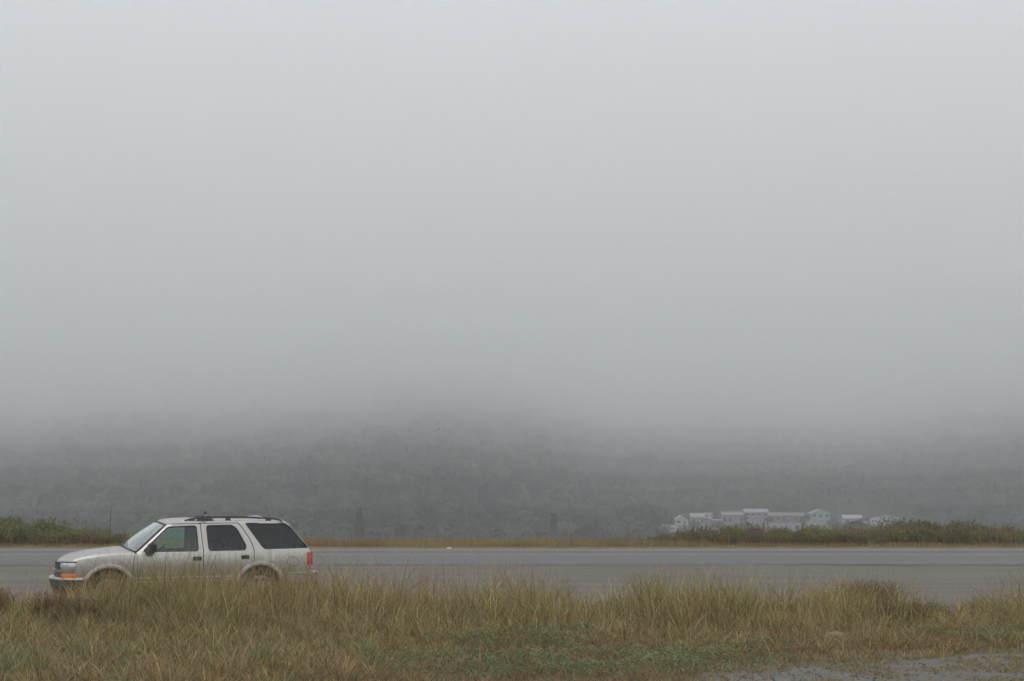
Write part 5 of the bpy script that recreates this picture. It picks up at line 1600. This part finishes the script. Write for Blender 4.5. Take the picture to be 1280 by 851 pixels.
for px, yt, yb, d, lb in ((46, 612, 645, 420, 'pale dead trunk above the brush bank, nearer the picture edge'), (70, 616, 645, 424, 'pale dead trunk above the brush bank, nearer the car'), (252, 536, 580, 520, 'bare dead trunk standing high on the misty hill above the car roof'),
                          (514, 538, 572, 540, 'bare dead trunk high on the misty hill above the open road')):
    T_ = at_range(px, yt, d); g0 = float(terrain_z(T_.x, d)); h = min(max(T_.z - g0, 5.0), 18.0)
    o = empty('dead_tree', (T_.x, d, g0 - .2)); tag(o, lb, 'dead tree')
    gq = np.random.default_rng(int(px))
    tm = trunk_mb(h, 0.13, gq, 4, 1.0); tm.build('trunk', BARK_PALE, o, True)
# ================================================================== the air: even haze, and the low cloud that lies on the hill
def volume_mat(name, density, colour=(0.974, 0.981, 0.986), aniso=0.0):
    m = bpy.data.materials.new(name); m.use_nodes = True
    n, l = m.node_tree.nodes, m.node_tree.links
    n.clear()
    out = n.new('ShaderNodeOutputMaterial'); v = n.new('ShaderNodeVolumePrincipled')
    v.inputs['Color'].default_value = (*colour, 1)
    v.inputs['Density'].default_value = density
    v.inputs['Anisotropy'].default_value = aniso
    l.new(v.outputs[0], out.inputs['Volume'])
    m.cycles.homogeneous_volume = True
    m.cycles.volume_sampling = 'DISTANCE'
    return m

HAZE_DENSITY = 0.00088
hz = MB().box(-880, 880, -60, 990, -24, 152).build('haze', volume_mat('haze', HAZE_DENSITY))
tag(hz, 'thin grey sea mist filling the whole valley', kind='stuff')

def cloud_wave(X, Y, k):
    return 2.6 * (fbm(X / 150.0, Y / 150.0, 31, 3) - 0.5) * 2 + 1.6 * (fbm(X / 60.0, Y / 60.0, 40 + k, 2) - 0.5) * 2

def cloud_layer(z_low, z_high, y0, dens, k):
    """One closed layer of cloud between two uneven levels."""
    nxc, nyc = 60, 40
    X, Y = np.meshgrid(np.linspace(-870, 870, nxc), np.linspace(y0, 980, nyc))
    Zb = z_low + cloud_wave(X, Y, k) + 0.02
    Zt = z_high + cloud_wave(X, Y, k + 1)
    v = np.concatenate([np.stack([X, Y, Zb], -1).reshape(-1, 3), np.stack([X, Y, Zt], -1).reshape(-1, 3)])
    N = nxc * nyc
    i = (np.arange(nyc - 1)[:, None] * nxc + np.arange(nxc - 1)[None, :]).ravel()
    bot = np.stack([i, i + nxc, i + nxc + 1, i + 1], 1)
    top = np.stack([i, i + 1, i + nxc + 1, i + nxc], 1) + N
    a = np.arange(nxc - 1)
    fr = np.stack([a, a + 1, a + 1 + N, a + N], 1)
    bb = a + (nyc - 1) * nxc
    bk = np.stack([bb + 1, bb, bb + N, bb + 1 + N], 1)
    c_ = np.arange(nyc - 1) * nxc
    lf = np.stack([c_ + nxc, c_, c_ + N, c_ + nxc + N], 1)
    d_ = c_ + nxc - 1
    rt = np.stack([d_, d_ + nxc, d_ + nxc + N, d_ + N], 1)
    m_ = new_mesh('low_cloud', v, np.concatenate([bot, top, fr, bk, lf, rt]))
    o = link('low_cloud', m_, volume_mat('low_cloud', dens))
    tag(o, 'low grey cloud hiding the top of the hill', group='layers of the low cloud', kind='stuff')
CLOUD = [(1, 0.00020), (8, 0.0006), (15, 0.0015), (23, 0.0030), (31, 0.0052), (40, 0.0085), (112, 0)]
for k in range(len(CLOUD) - 1):
    cloud_layer(CLOUD[k][0], CLOUD[k + 1][0], 80, CLOUD[k][1], k)
